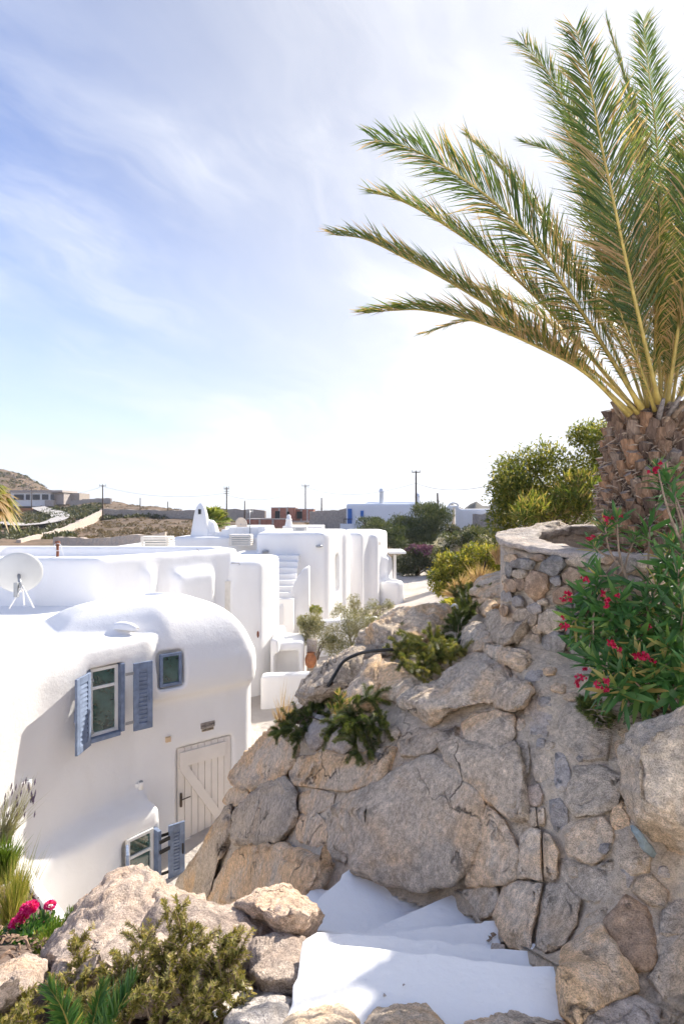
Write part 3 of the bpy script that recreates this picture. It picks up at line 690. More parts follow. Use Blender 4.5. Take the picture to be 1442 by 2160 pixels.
for i, (x, y, w, h) in enumerate(ST):
    X, Y, Wd, H = 900+.3759*x, 1060+.3759*y, .3759*w*1.22, .3759*h*1.2
    d0 = cyl_depth(X, Y)[0]; g_ = (cyl_depth(X+6, Y)[0]-cyl_depth(X-6, Y)[0])/12
    mt = ['stone_grey', 'stone_orange', 'stone_grey', 'rock_grey', 'stone_orange', 'stone_pale', 'stone_orange', 'stone_orange', 'stone_orange', 'stone_pale', 'stone_pale', 'stone_pale', 'rock'][i] if i < 13 else ('stone_grey', 'rock_grey', 'stone_orange', 'rock', 'stone_grey')[i*7 % 5]
    boulder('stone', rect_outline(X, Y, Wd, H, 700+i, 7, .2), .034+.012*(i % 3), M[mt], planter, (d0+.006, float(np.clip(g_, -.03, .03)), 0), 4, 700+i, .9, 5, kk=.33, flat=.5)
o = boulder('boulder', [(1060,1160),(1075,1140),(1095,1120),(1135,1104),(1180,1099),(1224,1110),(1215,1140),(1160,1150),(1100,1165),(1070,1180)], .5, M['rock_grey'], None, 5.7, 5, 611)
tag(o, 'grey boulder showing behind the far rim of the stone planter', 'boulder')

# ------------------------------------------------------------------ the palm
TB = Vector((2.57, 4.72, -.62))
palm = empty('palm_tree', TB)
tag(palm, 'big date palm with arching feather fronds in the round stone planter', 'palm tree')
TH = 1.46
def trunk_r(t):      # t 0 base .. 1 top
    return .285 + .055*math.sin(min(1, t*1.1)*math.pi) - .03*max(0, t-.85)/.15
tr = MB().lathe([(trunk_r(k/14)*(1 if k < 14 else .75), k/14*TH) for k in range(15)], TB, 36)
tr.build('trunk', M['fibre'], palm, True)
# the sawn leaf bases, one mesh shared
def boot_mesh():
    w, h, dp = .056, .088, .105
    V = [(-w, 0, -h), (w, 0, -h), (w*1.08, 0, h*.25), (-w*1.08, 0, h*.25),
         (-w*.8, -dp*.55, -h*.62), (w*.8, -dp*.55, -h*.62), (w*.98, -dp*1.05, h*.42), (-w*.98, -dp*1.05, h*.42), (w*.55, -dp*.35, h*.75), (-w*.55, -dp*.35, h*.75), (0, -dp*1.35, h*.36), (0, -dp*.95, -h*.45), (0, -dp*.6, h*.82)]
    F = [(0, 1, 5, 11, 4), (4, 11, 10, 7), (11, 5, 6, 10), (7, 10, 12, 9), (10, 6, 8, 12), (1, 2, 6, 5), (0, 4, 7, 3), (2, 8, 6), (3, 7, 9), (2, 3, 9, 12, 8), (0, 3, 2, 1)]
    return V, F
bv, bf = boot_mesh()
boots = []
for q in range(4):
    jit = rs.normal(size=(len(bv), 3))*.008
    me_o = obj('leaf_base', np.array(bv)+jit, bf, M['boot'], None, False)
    me_o.data.materials.append(M['boot_cut'])
    for k, p in enumerate(me_o.data.polygons):
        p.material_index = 1 if k in (3, 4) else 0
    boots.append(me_o)
used = [False]*4
NR, NC = 20, 16
for r_ in range(NR):
    for c_ in range(NC):
        t = (r_+.4+random.uniform(-.15, .15))/NR; a = 2*math.pi*(c_+.5*(r_ % 2)+random.uniform(-.12, .12))/NC + r_*.05
        dirv = Vector((math.cos(a), math.sin(a), 0))
        if dirv.y > .55: continue
        rad = trunk_r(t)-.01
        S = random.uniform(.62, .92)*(1.08 if t > .75 else 1.0)
        out = Vector((math.cos(a), math.sin(a), 0)); side = Vector((-math.sin(a), math.cos(a), 0))
        Mx = Matrix((side, -out, Vector((0, 0, 1)))).transposed().to_4x4()
        tilt = random.uniform(-2, 30)+(14 if t > .82 else 0)
        Mx = Matrix.Translation(TB+out*rad+Vector((0, 0, t*TH))) @ Mx @ Matrix.Rotation(R(-tilt), 4, 'X') @ Matrix.Rotation(R(random.uniform(-14, 14)), 4, 'Y') @ Matrix.Diagonal((S*random.uniform(.85, 1.1), S, S*random.uniform(.9, 1.2), 1))
        q = random.randrange(4)
        if not used[q]:
            used[q] = True; boots[q].parent = palm; boots[q].matrix_parent_inverse = Matrix.Translation(-TB); boots[q].matrix_basis = Mx
        else: inst(boots[q], palm, Mx, 'leaf_base')
# loose fibre between the leaf bases
V = []; F = []
for k in range(2600):
    a = random.uniform(math.pi*.80, math.pi*2.2); t = random.random(); r0 = trunk_r(t)+random.uniform(-.01, .05)
    p = TB+Vector((math.cos(a)*r0, math.sin(a)*r0, t*TH)); d_ = Vector((math.cos(a)*.35+random.gauss(0, .5), math.sin(a)*.35+random.gauss(0, .5), random.gauss(0, .55))).normalized()
    l = random.uniform(.04, .14); s_ = d_.cross(Vector((0, 0, 1))).normalized()*.0022; b = len(V)
    V += [p-s_, p+s_, p+d_*l*.6+Vector((0, 0, .006)), p+d_*l-Vector((0, 0, .01))]; F.append((b, b+1, b+2, b+3))
fo = obj('fibre', V, F, plain('dry_fibre', (.33, .26, .20), .9, vary=.4, vs=20), palm); tag(fo, kind='stuff')

def frond(pts, nrm, L=.36, dens=1.0, dry=.35, vee=.25, droop=.1, width=1.0, ang=50, seed=0, t0=.13, parent=None, stalk_r=.021, mat='palm', asym=(1.0, 1.0)):
    """one feather leaf: a tapering stalk and two ranks of folded leaflets"""
    rr = np.random.default_rng(seed+100)
    C = catmull(pts, 60); n = len(C)
    cum = [0]
    for i in range(1, n): cum.append(cum[-1]+(C[i]-C[i-1]).length)
    tot = cum[-1]
    st = MB().tube(C[::2]+[C[-1]], [stalk_r*max(.10, (1-i/30)**.9)*(1.5 if i == 0 else 1.15 if i == 1 else 1) for i in range(31)], 6)
    root = st.build('frond', M['palm_stalk'], parent, True)
    V = []; F3 = []; T = []
    cnt = int(tot/.0115*dens)
    nrm = Vector(nrm).normalized()
    for k in range(cnt):
        t = t0 + (1-t0)*(k+.5)/cnt
        s = t*tot; i = min(max(1, next((j for j in range(1, n) if cum[j] >= s), n-1)), n-1)
        fr = (s-cum[i-1])/max(1e-6, cum[i]-cum[i-1]); p = C[i-1].lerp(C[i], fr)
        tg = (C[i]-C[i-1]).normalized()
        side = tg.cross(nrm).normalized(); up = side.cross(tg).normalized()
        prof = min(1, .35+(t-t0)/.22)*(1-.62*max(0, (t-.55)/.45)**1.5)
        spine = t < .24
        for sg in (1, -1):
            l = 1.2*L*prof*rr.uniform(.82, 1.08)*asym[0 if sg > 0 else 1]*(.45 if spine else 1)
            a = R(ang*(1-.35*t)+rr.normal()*5)*(.8 if spine else 1)
            v_ = vee + rr.normal()*.13
            dr = (tg*math.cos(a) + (side*sg*math.cos(v_*1.3) + up*math.sin(v_*1.3))*math.sin(a)).normalized()
            fold = tg.cross(dr).normalized()
            wv = dr.cross(fold.lerp(up, .35)).normalized()
            rnd = Vector(rr.normal(size=3)*.06)
            w = (.0056 if not spine else .0036)*width*rr.uniform(.8, 1.15)*(.65+.35*prof)
            base = p; mid = p+dr*l*.45+rnd*l*.2; tip = p+dr*l+Vector((0, 0, -droop*l))+rnd*l
            lift = fold*w*.5
            b = len(V)
            V += [base-wv*w*.5, base+wv*w*.5, mid-wv*w+lift, mid+wv*w+lift, mid-lift*.3, tip]
            F3 += [(b, b+4, b+2), (b, b+1, b+4), (b+1, b+3, b+4), (b+2, b+4, b+5), (b+4, b+3, b+5)]
            tn = rr.uniform(.0, .5)
            dd = dry*(1.05 if t < .5 else .62)
            if rr.random() < dd: tn = rr.uniform(.5, 1.0)
            tip_t = min(1, tn+(.45 if rr.random() < dd*1.6 else .05))
            T += [tn, tn, tn, tn, tn, tip_t]
    lo = obj('leaflets', V, np.array(F3), M[mat], root, False, T)
    lo.matrix_parent_inverse = Matrix()
    return root
def curve_px(pp):
    return [P(*q) for q in pp]
CAMV = Vector((0, -1, 0))
FR = [ # pixel x, y, depth along the stalk; facing; leaflet length; dryness; vee
 ([(1352,862,4.42),(1290,760,4.3),(1200,620,4.15),(1080,462,4.05),(950,360,4.0),(862,312,4.02),(788,294,4.05)], (.35,-1,.25), .46, .30, .05, 1.0, (1.1, .85)),
 ([(1338,868,4.5),(1250,760,4.5),(1130,628,4.5),(1010,525,4.5),(900,452,4.5),(830,418,4.5),(785,408,4.5)], (.2,-.35,1), .40, .45, .3, 1.0, (1, 1)),
 ([(1330,872,4.45),(1240,790,4.3),(1100,690,4.1),(960,602,4.0),(850,543,3.95),(770,505,3.95),(706,496,3.95)], (.2,-.4,1), .37, .62, .35, 1.0, (1, 1)),
 ([(1325,876,4.4),(1235,788,4.2),(1130,730,4.0),(1010,680,3.85),(900,655,3.8),(830,655,3.8),(770,661,3.8)], (.1,-.45,1), .32, .65, .35, 1.0, (1, 1)),
 ([(1345,860,4.7),(1290,730,4.9),(1220,590,5.1),(1140,460,5.2),(1060,360,5.3),(985,288,5.3)], (.5,-.45,.8), .44, .5, .2, 1.0, (1, 1)),
 ([(1372,856,4.75),(1330,640,5.1),(1270,420,5.3),(1215,270,5.4),(1160,160,5.4),(1103,92,5.4)], (.45,-1,.1), .52, .25, .05, 1.0, (1, 1)),
 ([(1388,850,4.36),(1362,740,4.15),(1330,600,3.95),(1298,450,3.8),(1264,290,3.7),(1236,140,3.68),(1214,62,3.7)], (.05,-1,.1), .43, .30, .0, 1.15, (1, 1)),
 ([(1392,852,4.8),(1385,640,5.1),(1362,420,5.2),(1335,240,5.25),(1305,130,5.25),(1280,52,5.25)], (.9,-.6,.1), .36, .4, .1, .9, (1, 1)),
 ([(1404,852,4.85),(1405,640,5.2),(1396,450,5.4),(1382,280,5.4),(1366,140,5.4),(1356,44,5.4)], (-.1,-1,.15), .42, .05, .05, 1.1, (1, 1)),
 ([(1380,858,5.0),(1340,680,5.4),(1290,520,5.7),(1230,390,5.8),(1170,325,5.8),(1106,301,5.75)], (.3,-.5,1), .40, .25, .2, 1.0, (1, 1)),
 ([(1405,855,4.5),(1422,740,4.35),(1442,600,4.2),(1470,430,4.1),(1505,250,4.1),(1530,120,4.1)], (-.35,-1,.1), .48, .35, .05, 1.1, (1, 1)),
 ([(1415,858,4.7),(1440,700,4.8),(1462,520,4.95),(1475,350,5.0),(1482,200,5.0)], (-.2,-1,0), .48, .35, .1, 1.0, (1, 1)),
 ([(1420,862,4.5),(1480,760,4.4),(1560,650,4.3),(1660,560,4.3)], (-.3,-.9,.4), .46, .4, .1, 1.0, (1, 1)),
 ([(1425,868,4.4),(1500,800,4.1),(1600,740,3.9),(1700,720,3.8)], (-.2,-.4,1), .36, .5, .3, 1.0, (1, 1)),
 ([(1360,866,4.9),(1315,740,5.3),(1255,640,5.6),(1180,560,5.8),(1110,500,5.9),(1060,470,5.9)], (.4,-.4,.9), .40, .5, .2, 1.0, (1, 1)),
 ([(1366,862,4.6),(1330,720,4.6),(1290,590,4.6),(1255,450,4.6),(1228,330,4.6),(1205,240,4.6)], (.6,-.9,.1), .42, .45, .0, 1.0, (1, 1)),
 ([(1395,856,4.6),(1385,720,4.55),(1372,560,4.5),(1358,420,4.5),(1340,300,4.5),(1322,200,4.5)], (.5,-.9,.1), .40, .55, .1, 1.0, (1, 1)),
 ([(1340,864,5.0),(1260,770,5.3),(1170,690,5.6),(1090,640,5.7),(1020,612,5.7),(960,606,5.7)], (.2,-.3,1), .34, .6, .2, .9, (1, 1)),
 ([(1345,872,4.45),(1270,800,4.4),(1190,745,4.4),(1100,702,4.4),(1000,676,4.4),(890,704,4.4)], (.1,-.3,1), .20, .95, .2, .8, (1, 1)),
 ([(1400,862,4.95),(1430,700,5.4),(1450,540,5.6),(1460,400,5.7)], (0,-1,.2), .46, .3, .1, 1.0, (1, 1)),
 ([(1410,868,5.0),(1500,730,5.5),(1600,620,5.8),(1700,580,6.0)], (-.2,-.3,1), .44, .3, .2, 1.0, (1, 1)),
 ([(1380,866,4.42),(1350,780,4.2),(1318,690,4.05),(1290,600,3.95),(1270,520,3.9)], (.5,-.9,.2), .34, .8, .1, .9, (1, 1)),
]
for k in range(8):      # inner and hidden fronds that thicken the crown
    a = random.uniform(-2.6, 1.2); el = random.uniform(.75, 1.35); l = random.uniform(1.5, 2.5); c0 = TB+Vector((math.cos(a)*.12, math.sin(a)*.12, TH-.05))
    if math.sin(a) < -.3: el = max(el, 1.15); l = min(l, 1.7)
    o_ = Vector((math.cos(a)*math.cos(el), math.sin(a)*math.cos(el), math.sin(el))); q_ = [c0+o_*l*t+Vector((0, 0, -.16*l*t*t))+Vector((math.cos(a), math.sin(a), 0))*.22*l*t*t for t in (0, .3, .6, .85, 1)]
    FR.append(([(CX+FPX*p_.x/p_.y, CY-FPX*p_.z/p_.y, p_.y) for p_ in q_], (-o_.x+.1, -1+abs(o_.y), .6), .33, random.uniform(.3, .8), .15, .9, (1, 1)))
for i, (pp, nm, L_, dry, vee, dens, asym) in enumerate(FR):
    frond(curve_px(pp), nm, L_, dens, dry, vee, .12, 1.0, 52, i, .09, palm, .019 if i in (0, 6, 10) else .014, 'palm', asym)

# dead stalk stubs and hanging dry leaves at the foot of the crown
for k in range(16):
    a = random.uniform(-2.9, .3); c0 = TB+Vector((math.cos(a)*.26, math.sin(a)*.26, TH-.14+random.uniform(-.05, .06))); el = random.uniform(.2, 1.1)
    dv = Vector((math.cos(a)*math.cos(el), math.sin(a)*math.cos(el), math.sin(el))); l = random.uniform(.12, .34)
    MB().tube([c0, c0+dv*l*.5, c0+dv*l+Vector((0, 0, -.02))], [.026, .019, .013], 6).build('dead_stalk', M['twig'] if k % 3 else M['boot_cut'], palm, True)
# ------------------------------------------------------------------ whitewashed houses
def bake(o):
    dg = bpy.context.evaluated_depsgraph_get(); dg.update()
    me = bpy.data.meshes.new_from_object(o.evaluated_get(dg)); old = o.data
    o.modifiers.clear(); o.data = me; bpy.data.meshes.remove(old)
    me.polygons.foreach_set('use_smooth', np.ones(len(me.polygons), dtype=bool)); return o
def soften(name, adds, cuts, mat, parent, vox=.05, it=6, cutvox=None):
    """joins rough solids into one mass with the soft edges of many coats of limewash"""
    m = MB()
    for vs_, fs_ in adds: m.add(vs_, fs_)
    o = m.build(name, mat, parent)
    r = o.modifiers.new('r', 'REMESH'); r.mode = 'VOXEL'; r.voxel_size = vox
    if it:
        s = o.modifiers.new('s', 'SMOOTH'); s.factor = .5; s.iterations = it
    tmp = []
    for vs_, fs_ in cuts:
        c = MB().add(vs_, fs_).build('cutter', None); tmp.append(c)
        b = o.modifiers.new('b', 'BOOLEAN'); b.object = c; b.operation = 'DIFFERENCE'; b.solver = 'EXACT'
    if cuts:
        r = o.modifiers.new('r2', 'REMESH'); r.mode = 'VOXEL'; r.voxel_size = cutvox or vox*.8
        s = o.modifiers.new('s2', 'SMOOTH'); s.factor = .5; s.iterations = 3
    bake(o)
    for c in tmp: bpy.data.objects.remove(c)
    return o
def pr(poly, z0, z1):
    m = MB().prism(poly, z0, z1); return (m.v, m.f)
def bxm(x0, x1, y0, y1, z0, z1, Mx=None):
    m = MB().box(x0, x1, y0, y1, z0, z1, Mx); return (m.v, m.f)
def ell(c, r, sup=1.0, n=28):
    v, f = ico(4); w = np.sign(v)*np.abs(v)**sup
    return ([tuple(np.array(c)+q*np.array(r)) for q in w], [tuple(x) for x in f])
def loft(rings):
    """solid through rings of equal length, bottom to top"""
    n = len(rings[0]); V = [p for q in rings for p in q]; F = [tuple(range(n-1, -1, -1)), tuple(range((len(rings)-1)*n, len(rings)*n))]
    for j in range(len(rings)-1):
        F += [(j*n+i, j*n+(i+1) % n, (j+1)*n+(i+1) % n, (j+1)*n+i) for i in range(n)]
    return (V, F)
house = empty('whitewashed_house', (-3.4, 9.6, -5.8))
tag(house, 'nearest whitewashed house with blue shutters, domed corner and plank door', 'house')
DOORN = Vector((.60, -.80, 0)); DOORT = Vector((.80, .60, 0))        # door wall: facing, and running to the right
# inner corner between the window wall and the door wall
KC = Vector((-3.18, 9.62, 0))
WINT = Vector((.68, .733, 0)).normalized(); WINN = Vector((WINT.y, -WINT.x, 0))
wall_top = [(-5.05, 4.6), (-4.70, 6.1), (-4.44, 7.2), (-4.22, 8.0), (-3.92, 8.66), (-3.18, 9.62)]
wall_bot = [(-5.0, 4.6), (-4.72, 6.1), (-4.50, 7.2), (-4.30, 8.02), (-4.02, 8.72), (-3.42, 9.72)]
bk = [(-3.0, 12.9), (-10, 12.9), (-10, 4.4)]
def ringz(poly, z): return [(x, y, z) for x, y in poly]
A1 = loft([ringz(wall_bot+bk, -6.6), ringz(wall_bot+bk, -3.6), ringz(wall_top+bk, -2.35), ringz([(x-.05, y) for x, y in wall_top]+bk, -2.08)])
# domed corner: upright drum with a rounded vault over it, the vault overhanging the door wall
def dw(s, n, z): return tuple(KC+DOORT*s+DOORN*n+Vector((0, 0, z)))
def dring(front, z, r=0.0, s1=2.06):
    return [dw(-.35, front, z), dw(1.3, front, z), dw(s1-.22, front-.02, z), dw(s1-.03, front-.18, z), dw(s1+.03, front-.5, z), dw(s1, -2.6, z), dw(-.9, -2.6, z), dw(-.9, -1.0, z)]
D1 = loft([dring(-.16, -6.8), dring(-.16, -3.05)])
D2 = loft([dring(.00, -3.20), dring(.05, -2.95), dring(.04, -2.6)])
def vault():
    rings = []
    for k in range(11):
        t = k/10*math.pi/2; z = -2.98+1.38*math.sin(t); w = math.cos(t)
        s0, s1, n0, n1 = -.15-1.5*w, .74+1.34*w**.85, -1.0+1.06*w**.8, -1.4-1.6*w; nl = n0-.9
        rings.append([dw(s0, nl, z), dw(s0*.35+s1*.4, n0+.02*w, z), dw(s1-.22*w, n0-.03*w, z), dw(s1-.03*w, n0-.2*w, z), dw(s1, n0-.5*w, z), dw(s1, n1, z), dw((s0+s1)*.5, n1, z), dw(s0, n1, z)])
    return loft(rings)
# lean-to wing below the window
t_top = [(-4.75, 7.0, -4.74), (-4.26, 7.66, -4.76), (-3.76, 8.33, -4.82), (-3.38, 8.82, -4.86), (-2.98, 9.32, -4.76)]
t_bot = [(-4.62, 6.95, -6.6), (-4.18, 7.60, -6.6), (-3.70, 8.28, -6.6), (-3.33, 8.76, -6.6), (-2.92, 9.26, -6.6)]
def wing():
    n = 5; mid = [tuple(Vector(a).lerp(Vector(b), .06)+Vector((.02, -.02, .0))) for a, b in zip(t_top, t_bot)]
    back_t = [(-3.6, 9.9, -4.70), (-4.6, 8.6, -4.68), (-5.1, 7.4, -4.66)]; back_b = [(x, y, -6.4) for x, y, z in back_t]
    back_m = [(x, y, z-.2) for x, y, z in back_t]
    return loft([t_bot+back_b, mid+back_m, t_top+back_t])
WIN_C = P(222, 1478, 9.0)                    # middle of the upper window
WCUT = frame_to(WIN_C, WINT)                  # x along the wall, y inwards
LW_C = P(298, 1812, 8.98)
LWT = Vector((.64, .768, 0)).normalized(); LCUT = frame_to(LW_C, LWT)
SW_C = Vector(dw(.30, .02, 0)); SW_C.z = P(361, 1414, 9.75).z; SCUT = frame_to(SW_C, DOORT)
cuts = [bxm(-.33, .31, -.4, .20, -.60, .56, WCUT), bxm(-.30, .34, -.5, .16, -.55, .36, LCUT), bxm(-.24, .24, -.5, .17, -.32, .32, SCUT)]
Dm = frame_to(Vector(dw(1.0, -.16, -5.08)), DOORT)
cuts.append(bxm(-.545, .545, -.5, .10, -.98, .94, Dm))
ledge = pr([(-4.15, 8.85), (-3.62, 9.15), (-3.6, 9.28), (-4.1, 9.02)], -2.2, -1.93)
soften('walls', [A1, D1, D2, vault(), wing()], cuts, M['plaster'], house, .060, 6, .046)
# little curved ridges that lead rain water on the roof
def ridge(pts, w, h, name='rain_ridge'):
    C = catmull(pts, 14); V = []; F = []
    for i, p in enumerate(C):
        t = (C[min(i+1, 13)]-C[max(i-1, 0)]).normalized(); s = t.cross(Vector((0, 0, 1))).normalized(); e = math.sin(math.pi*(i+.6)/14.2)**.4
        for a in range(7):
            q = math.pi*a/6; V.append(p+s*w*math.cos(q)*e+Vector((0, 0, h*math.sin(q)*e-.03)))
    for i in range(13):
        for a in range(6): F.append((i*7+a, i*7+a+1, (i+1)*7+a+1, (i+1)*7+a))
    return obj(name, V, F, M['plaster'], house)
ridge([P(236, 1322, 10.0), P(262, 1322, 9.85), P(290, 1326, 9.7)], .10, .12)
ridge([P(308, 1256, 12.0), P(350, 1262, 11.7), P(400, 1268, 11.4), P(422, 1282, 11.0)], .09, .15)
# upper window: frame, panes and two shutters
def win(parent, Mx, w, h, y=.10, bars=(), frame=.045, fm='white_paint', name='window'):
    o = MB()
    o.box(-w/2, -w/2+frame, y-.03, y+.03, -h/2, h/2, Mx).box(w/2-frame, w/2, y-.03, y+.03, -h/2, h/2, Mx)
    o.box(-w/2+frame, w/2-frame, y-.03, y+.03, -h/2, -h/2+frame, Mx).box(-w/2+frame, w/2-frame, y-.03, y+.03, h/2-frame, h/2, Mx)
    for b in bars: o.box(-w/2+frame, w/2-frame, y-.025, y+.025, b-.022, b+.022, Mx)
    q = o.build(name, M[fm], parent, bevel=.004)
    lv = sorted([-h/2+frame]+list(bars)+[h/2-frame])
    for a, b in zip(lv[:-1], lv[1:]):
        MB().box(-w/2+frame+.002, w/2-frame-.002, y+.004, y+.012, a+(.022 if a in bars else .002), b-(.022 if b in bars else .002), Mx).build('pane', M['glass'], q)
    return q
wf = win(house, WCUT, .46, 1.06, .06, (.22,), .05)
fr = MB().box(.235, .30, -.06, .10, -.545, .545, WCUT).box(-.30, -.235, -.02, .10, -.545, .545, WCUT).box(-.235, .235, -.05, .10, -.60, -.535, WCUT).build('blue_frame', M['blue'], wf, bevel=.006)
def shutter(parent, Mx, w, h, lv=13, flip=1, iron=False):
    """a louvred leaf hinged at its x=0 edge, lying in the x-z plane"""
    t = .04; s = .085; m = MB()
    m.box(0, s, 0, t, -h/2, h/2, Mx).box(w-s, w, 0, t, -h/2, h/2, Mx)
    m.box(s, w-s, 0, t, -h/2, -h/2+.11, Mx).box(s, w-s, 0, t, h/2-.11, h/2, Mx)
    q = m.build('shutter', M['blue'], parent, bevel=.005)
    hh = (h-.22)/lv
    for k in range(lv):
        z = -h/2+.11+hh*(k+.5)
        Lm = Mx @ Matrix.Translation((w/2, t/2, z)) @ Matrix.Rotation(R(17), 4, 'X')
        MB().box(-(w-2*s)/2, (w-2*s)/2, -.007, .007, -hh*.54, hh*.54, Lm).build('louvre', M['blue'], q)
    MB().box(w-.05, w-.03, -.03, 0, -.08, .08, Mx).build('catch', M['iron' if iron else 'blue'], q)
    for z in (-h*.36, h*.36):
        MB().box(-.13, .03, .004, .02, z-.022, z+.022, Mx).build('hinge', M['iron' if iron else 'steel'], q)
    return q
# right leaf folded back half way, left leaf standing out from the wall
rl = WCUT @ Matrix.Translation((.41, -.14, -.02)) @ Matrix.Rotation(R(-8), 4, 'Z')
sh = shutter(house, rl, .31, 1.10); sh['label'] = 'right blue shutter of the upper window'
ll = WCUT @ Matrix.Translation((-.30, -.10, -.03)) @ Matrix.Rotation(R(-141), 4, 'Z')
sh = shutter(house, ll, .40, 1.12); sh['label'] = 'left blue shutter swung out towards the camera'
sw = win(house, SCUT, .38, .56, .04, (), .05, 'blue'); sw['label'] = 'small blue framed fixed window under the dome'
lw = win(house, LCUT, .46, .78, .04, (.08,), .05)
MB().box(.235, .30, -.10, .10, -.44, .36, LCUT).build('blue_frame', M['blue'], lw, bevel=.006)
ls = shutter(house, LCUT @ Matrix.Translation((.42, -.12, -.05)) @ Matrix.Rotation(R(-14), 4, 'Z'), .27, .86, 12, iron=True); ls['label'] = 'right blue shutter of the lower window with black hinges'
ls = shutter(house, LCUT @ Matrix.Translation((-.29, -.05, -.06)) @ Matrix.Rotation(R(-118), 4, 'Z'), .3, .86, 12, iron=True); ls['label'] = 'left blue shutter of the lower window, mostly behind the boulder'
for z in (.18, .02): MB().box(.24, .42, -.16, -.13, z, z+.05, LCUT).build('bracket', M['iron'], lw)
# plank door with a diagonal brace
door = empty('door', Dm.translation); door.parent = house; door.matrix_parent_inverse = Matrix.Translation(-Vector(house.location))
def dbox(name, x0, x1, y0, y1, z0, z1, mt='door_white', rot=None, bev=.006):
    Mx = Dm if rot is None else Dm @ rot
    o = MB().box(x0, x1, y0, y1, z0, z1, Mx).build(name, M[mt], None, bevel=bev)
    o.parent = door; o.matrix_parent_inverse = Matrix.Translation(-Dm.translation); return o
NP = 8
for k in range(NP): dbox('plank', -.51+k*1.02/NP+.004, -.51+(k+1)*1.02/NP-.004, .035, .07, -.95, .91)
dbox('rail', -.48, .40, -.002, .034, .58, .84); dbox('rail', -.50, .50, -.004, .034, -.95, -.72)
dbox('brace', -.075, .075, 0, .033, -.78, .78, rot=Matrix.Translation((-.02, .0, -.06)) @ Matrix.Rotation(R(-32), 4, 'Y'))
dbox('handle', -.475, -.44, -.012, .03, -.12, .12, 'brass')
hm = MB().tube([Dm @ Vector(q) for q in ((-.458, -.01, .03), (-.458, -.06, .035), (-.40, -.065, .045), (-.31, -.062, .05))], .010, 6).build('handle_lever', M['brass'], None, True)
hm.parent = door; hm.matrix_parent_inverse = Matrix.Translation(-Dm.translation)
dbox('threshold', -.53, .53, -.35, .12, -1.16, -.985, 'stair_white', bev=.015)
# small fittings on this house's walls
box_o = MB().box(-.045, .045, -.05, 0, -.045, .045, frame_to(Vector(dw(.30, -.165, P(360, 1565, 9.8).z)), DOORT)).build('doorbell', M['beige'], None, bevel=.008)
tag(box_o, 'small beige doorbell box on the wall left of the door', 'doorbell')
sgM = frame_to(Vector(dw(1.04, -.168, P(446, 1537, 10.24).z)), DOORT)
sg = empty('welcome_sign', sgM.translation); tag(sg, 'small wooden welcome sign above the white door', 'sign')
def spart(o): o.parent = sg; o.matrix_parent_inverse = Matrix.Translation(-sgM.translation); return o
spart(MB().box(-.135, .135, -.022, 0, -.03, .075, sgM).build('board', plain('sign_grey', (.33, .29, .26), .8, vary=.2, vs=20), None, bevel=.004))
spart(MB().box(-.115, .115, -.02, 0, -.085, -.036, sgM).build('lower_board', plain('sign_tan', (.46, .37, .27), .8, vary=.3, vs=20), None, bevel=.004))
def lettering(text, Mx, size, mat, name='lettering'):
    c = bpy.data.curves.new('t', 'FONT'); c.body = text; c.size = size; c.align_x = 'CENTER'; c.align_y = 'CENTER'; c.extrude = .0015
    t = bpy.data.objects.new('t', c); COL.link(t); t.matrix_world = Mx; bpy.context.view_layer.update()
    dg = bpy.context.evaluated_depsgraph_get(); me = bpy.data.meshes.new_from_object(t.evaluated_get(dg)); me.transform(Mx)
    bpy.data.objects.remove(t); me.materials.append(mat); o = bpy.data.objects.new(name, me); COL.link(o); return o
LT = Matrix.Translation((0, -.0245, .022)) @ Matrix.Rotation(R(90), 4, 'X')
spart(lettering('WELCOME', sgM @ LT, .058, plain('sign_ink', (.05, .045, .04), .8)))
spart(lettering('WELCOME', sgM @ Matrix.Translation((0, -.0225, -.06)) @ Matrix.Rotation(R(90), 4, 'X'), .042, M['iron']))
def spot(px, py, d, label):
    r_ = empty('wall_lamp', P(px, py, d)); tag(r_, label, 'wall lamp', 'little wall lamps'); c = P(px, py, d)
    MB().box(-.05, .03, -.02, .14, -.03, .03, Matrix.Translation(c)).build('bracket', M['white_paint'], r_, bevel=.006)
    MB().lathe([(.038, -.07), (.042, .05), (.036, .055), (.03, .0)], c+Vector((.05, -.02, .02)), 14).build('shade', M['white_paint'], r_, True)
    MB().lathe([(.034, .045), (.03, .06)], c+Vector((.05, -.02, .02)), 12).build('lens', M['steel'], r_, True)
spot(54, 1656, 7.7, 'little white lamp on the curved wall near the left edge')
spot(292, 1657, 9.3, 'little white lamp on the lean-to roof in the wall corner')

# ------------------------------------------------------------------ satellite dish on the roof
sd = empty('satellite_dish', P(48, 1283, 10.6)); tag(sd, 'large grey satellite dish on a tripod, on the near roof', 'satellite dish')
DC = P(40, 1212, 10.75); ax = Vector((-.42, .86, .30)).normalized(); DM = frame_to(DC, ax.cross(Vector((0, 0, 1))), ax)
q = [(.01+.40*k/9, .11*(k/9)**2) for k in range(10)]; prof = q+[(r, z-.012) for r, z in reversed(q)]
mm = MB().lathe(prof, DC, 36, DM.to_3x3()); mm.build('reflector', M['dish'], sd, True)
MB().tube([DC-ax*.02, P(44, 1238, 10.55)], .03, 8).build('mount', M['steel'], sd, True)
MB().box(-.035, .035, -.05, .03, -.17, .10, Matrix.Translation(P(36, 1240, 10.55))).build('bracket', M['steel'], sd, bevel=.006)
foot = [(20, 1284, 10.5), (72, 1282, 10.5), (52, 1276, 10.9)]
for a in foot: MB().tube([P(48, 1236, 10.56), P(*a)], .014, 6).build('leg', M['white_paint'], sd, True)
MB().tube([DC-ax*.0, DC+ax*.28+Vector((.0, 0, -.30))], .01, 6).build('feed_arm', M['steel'], sd, True)

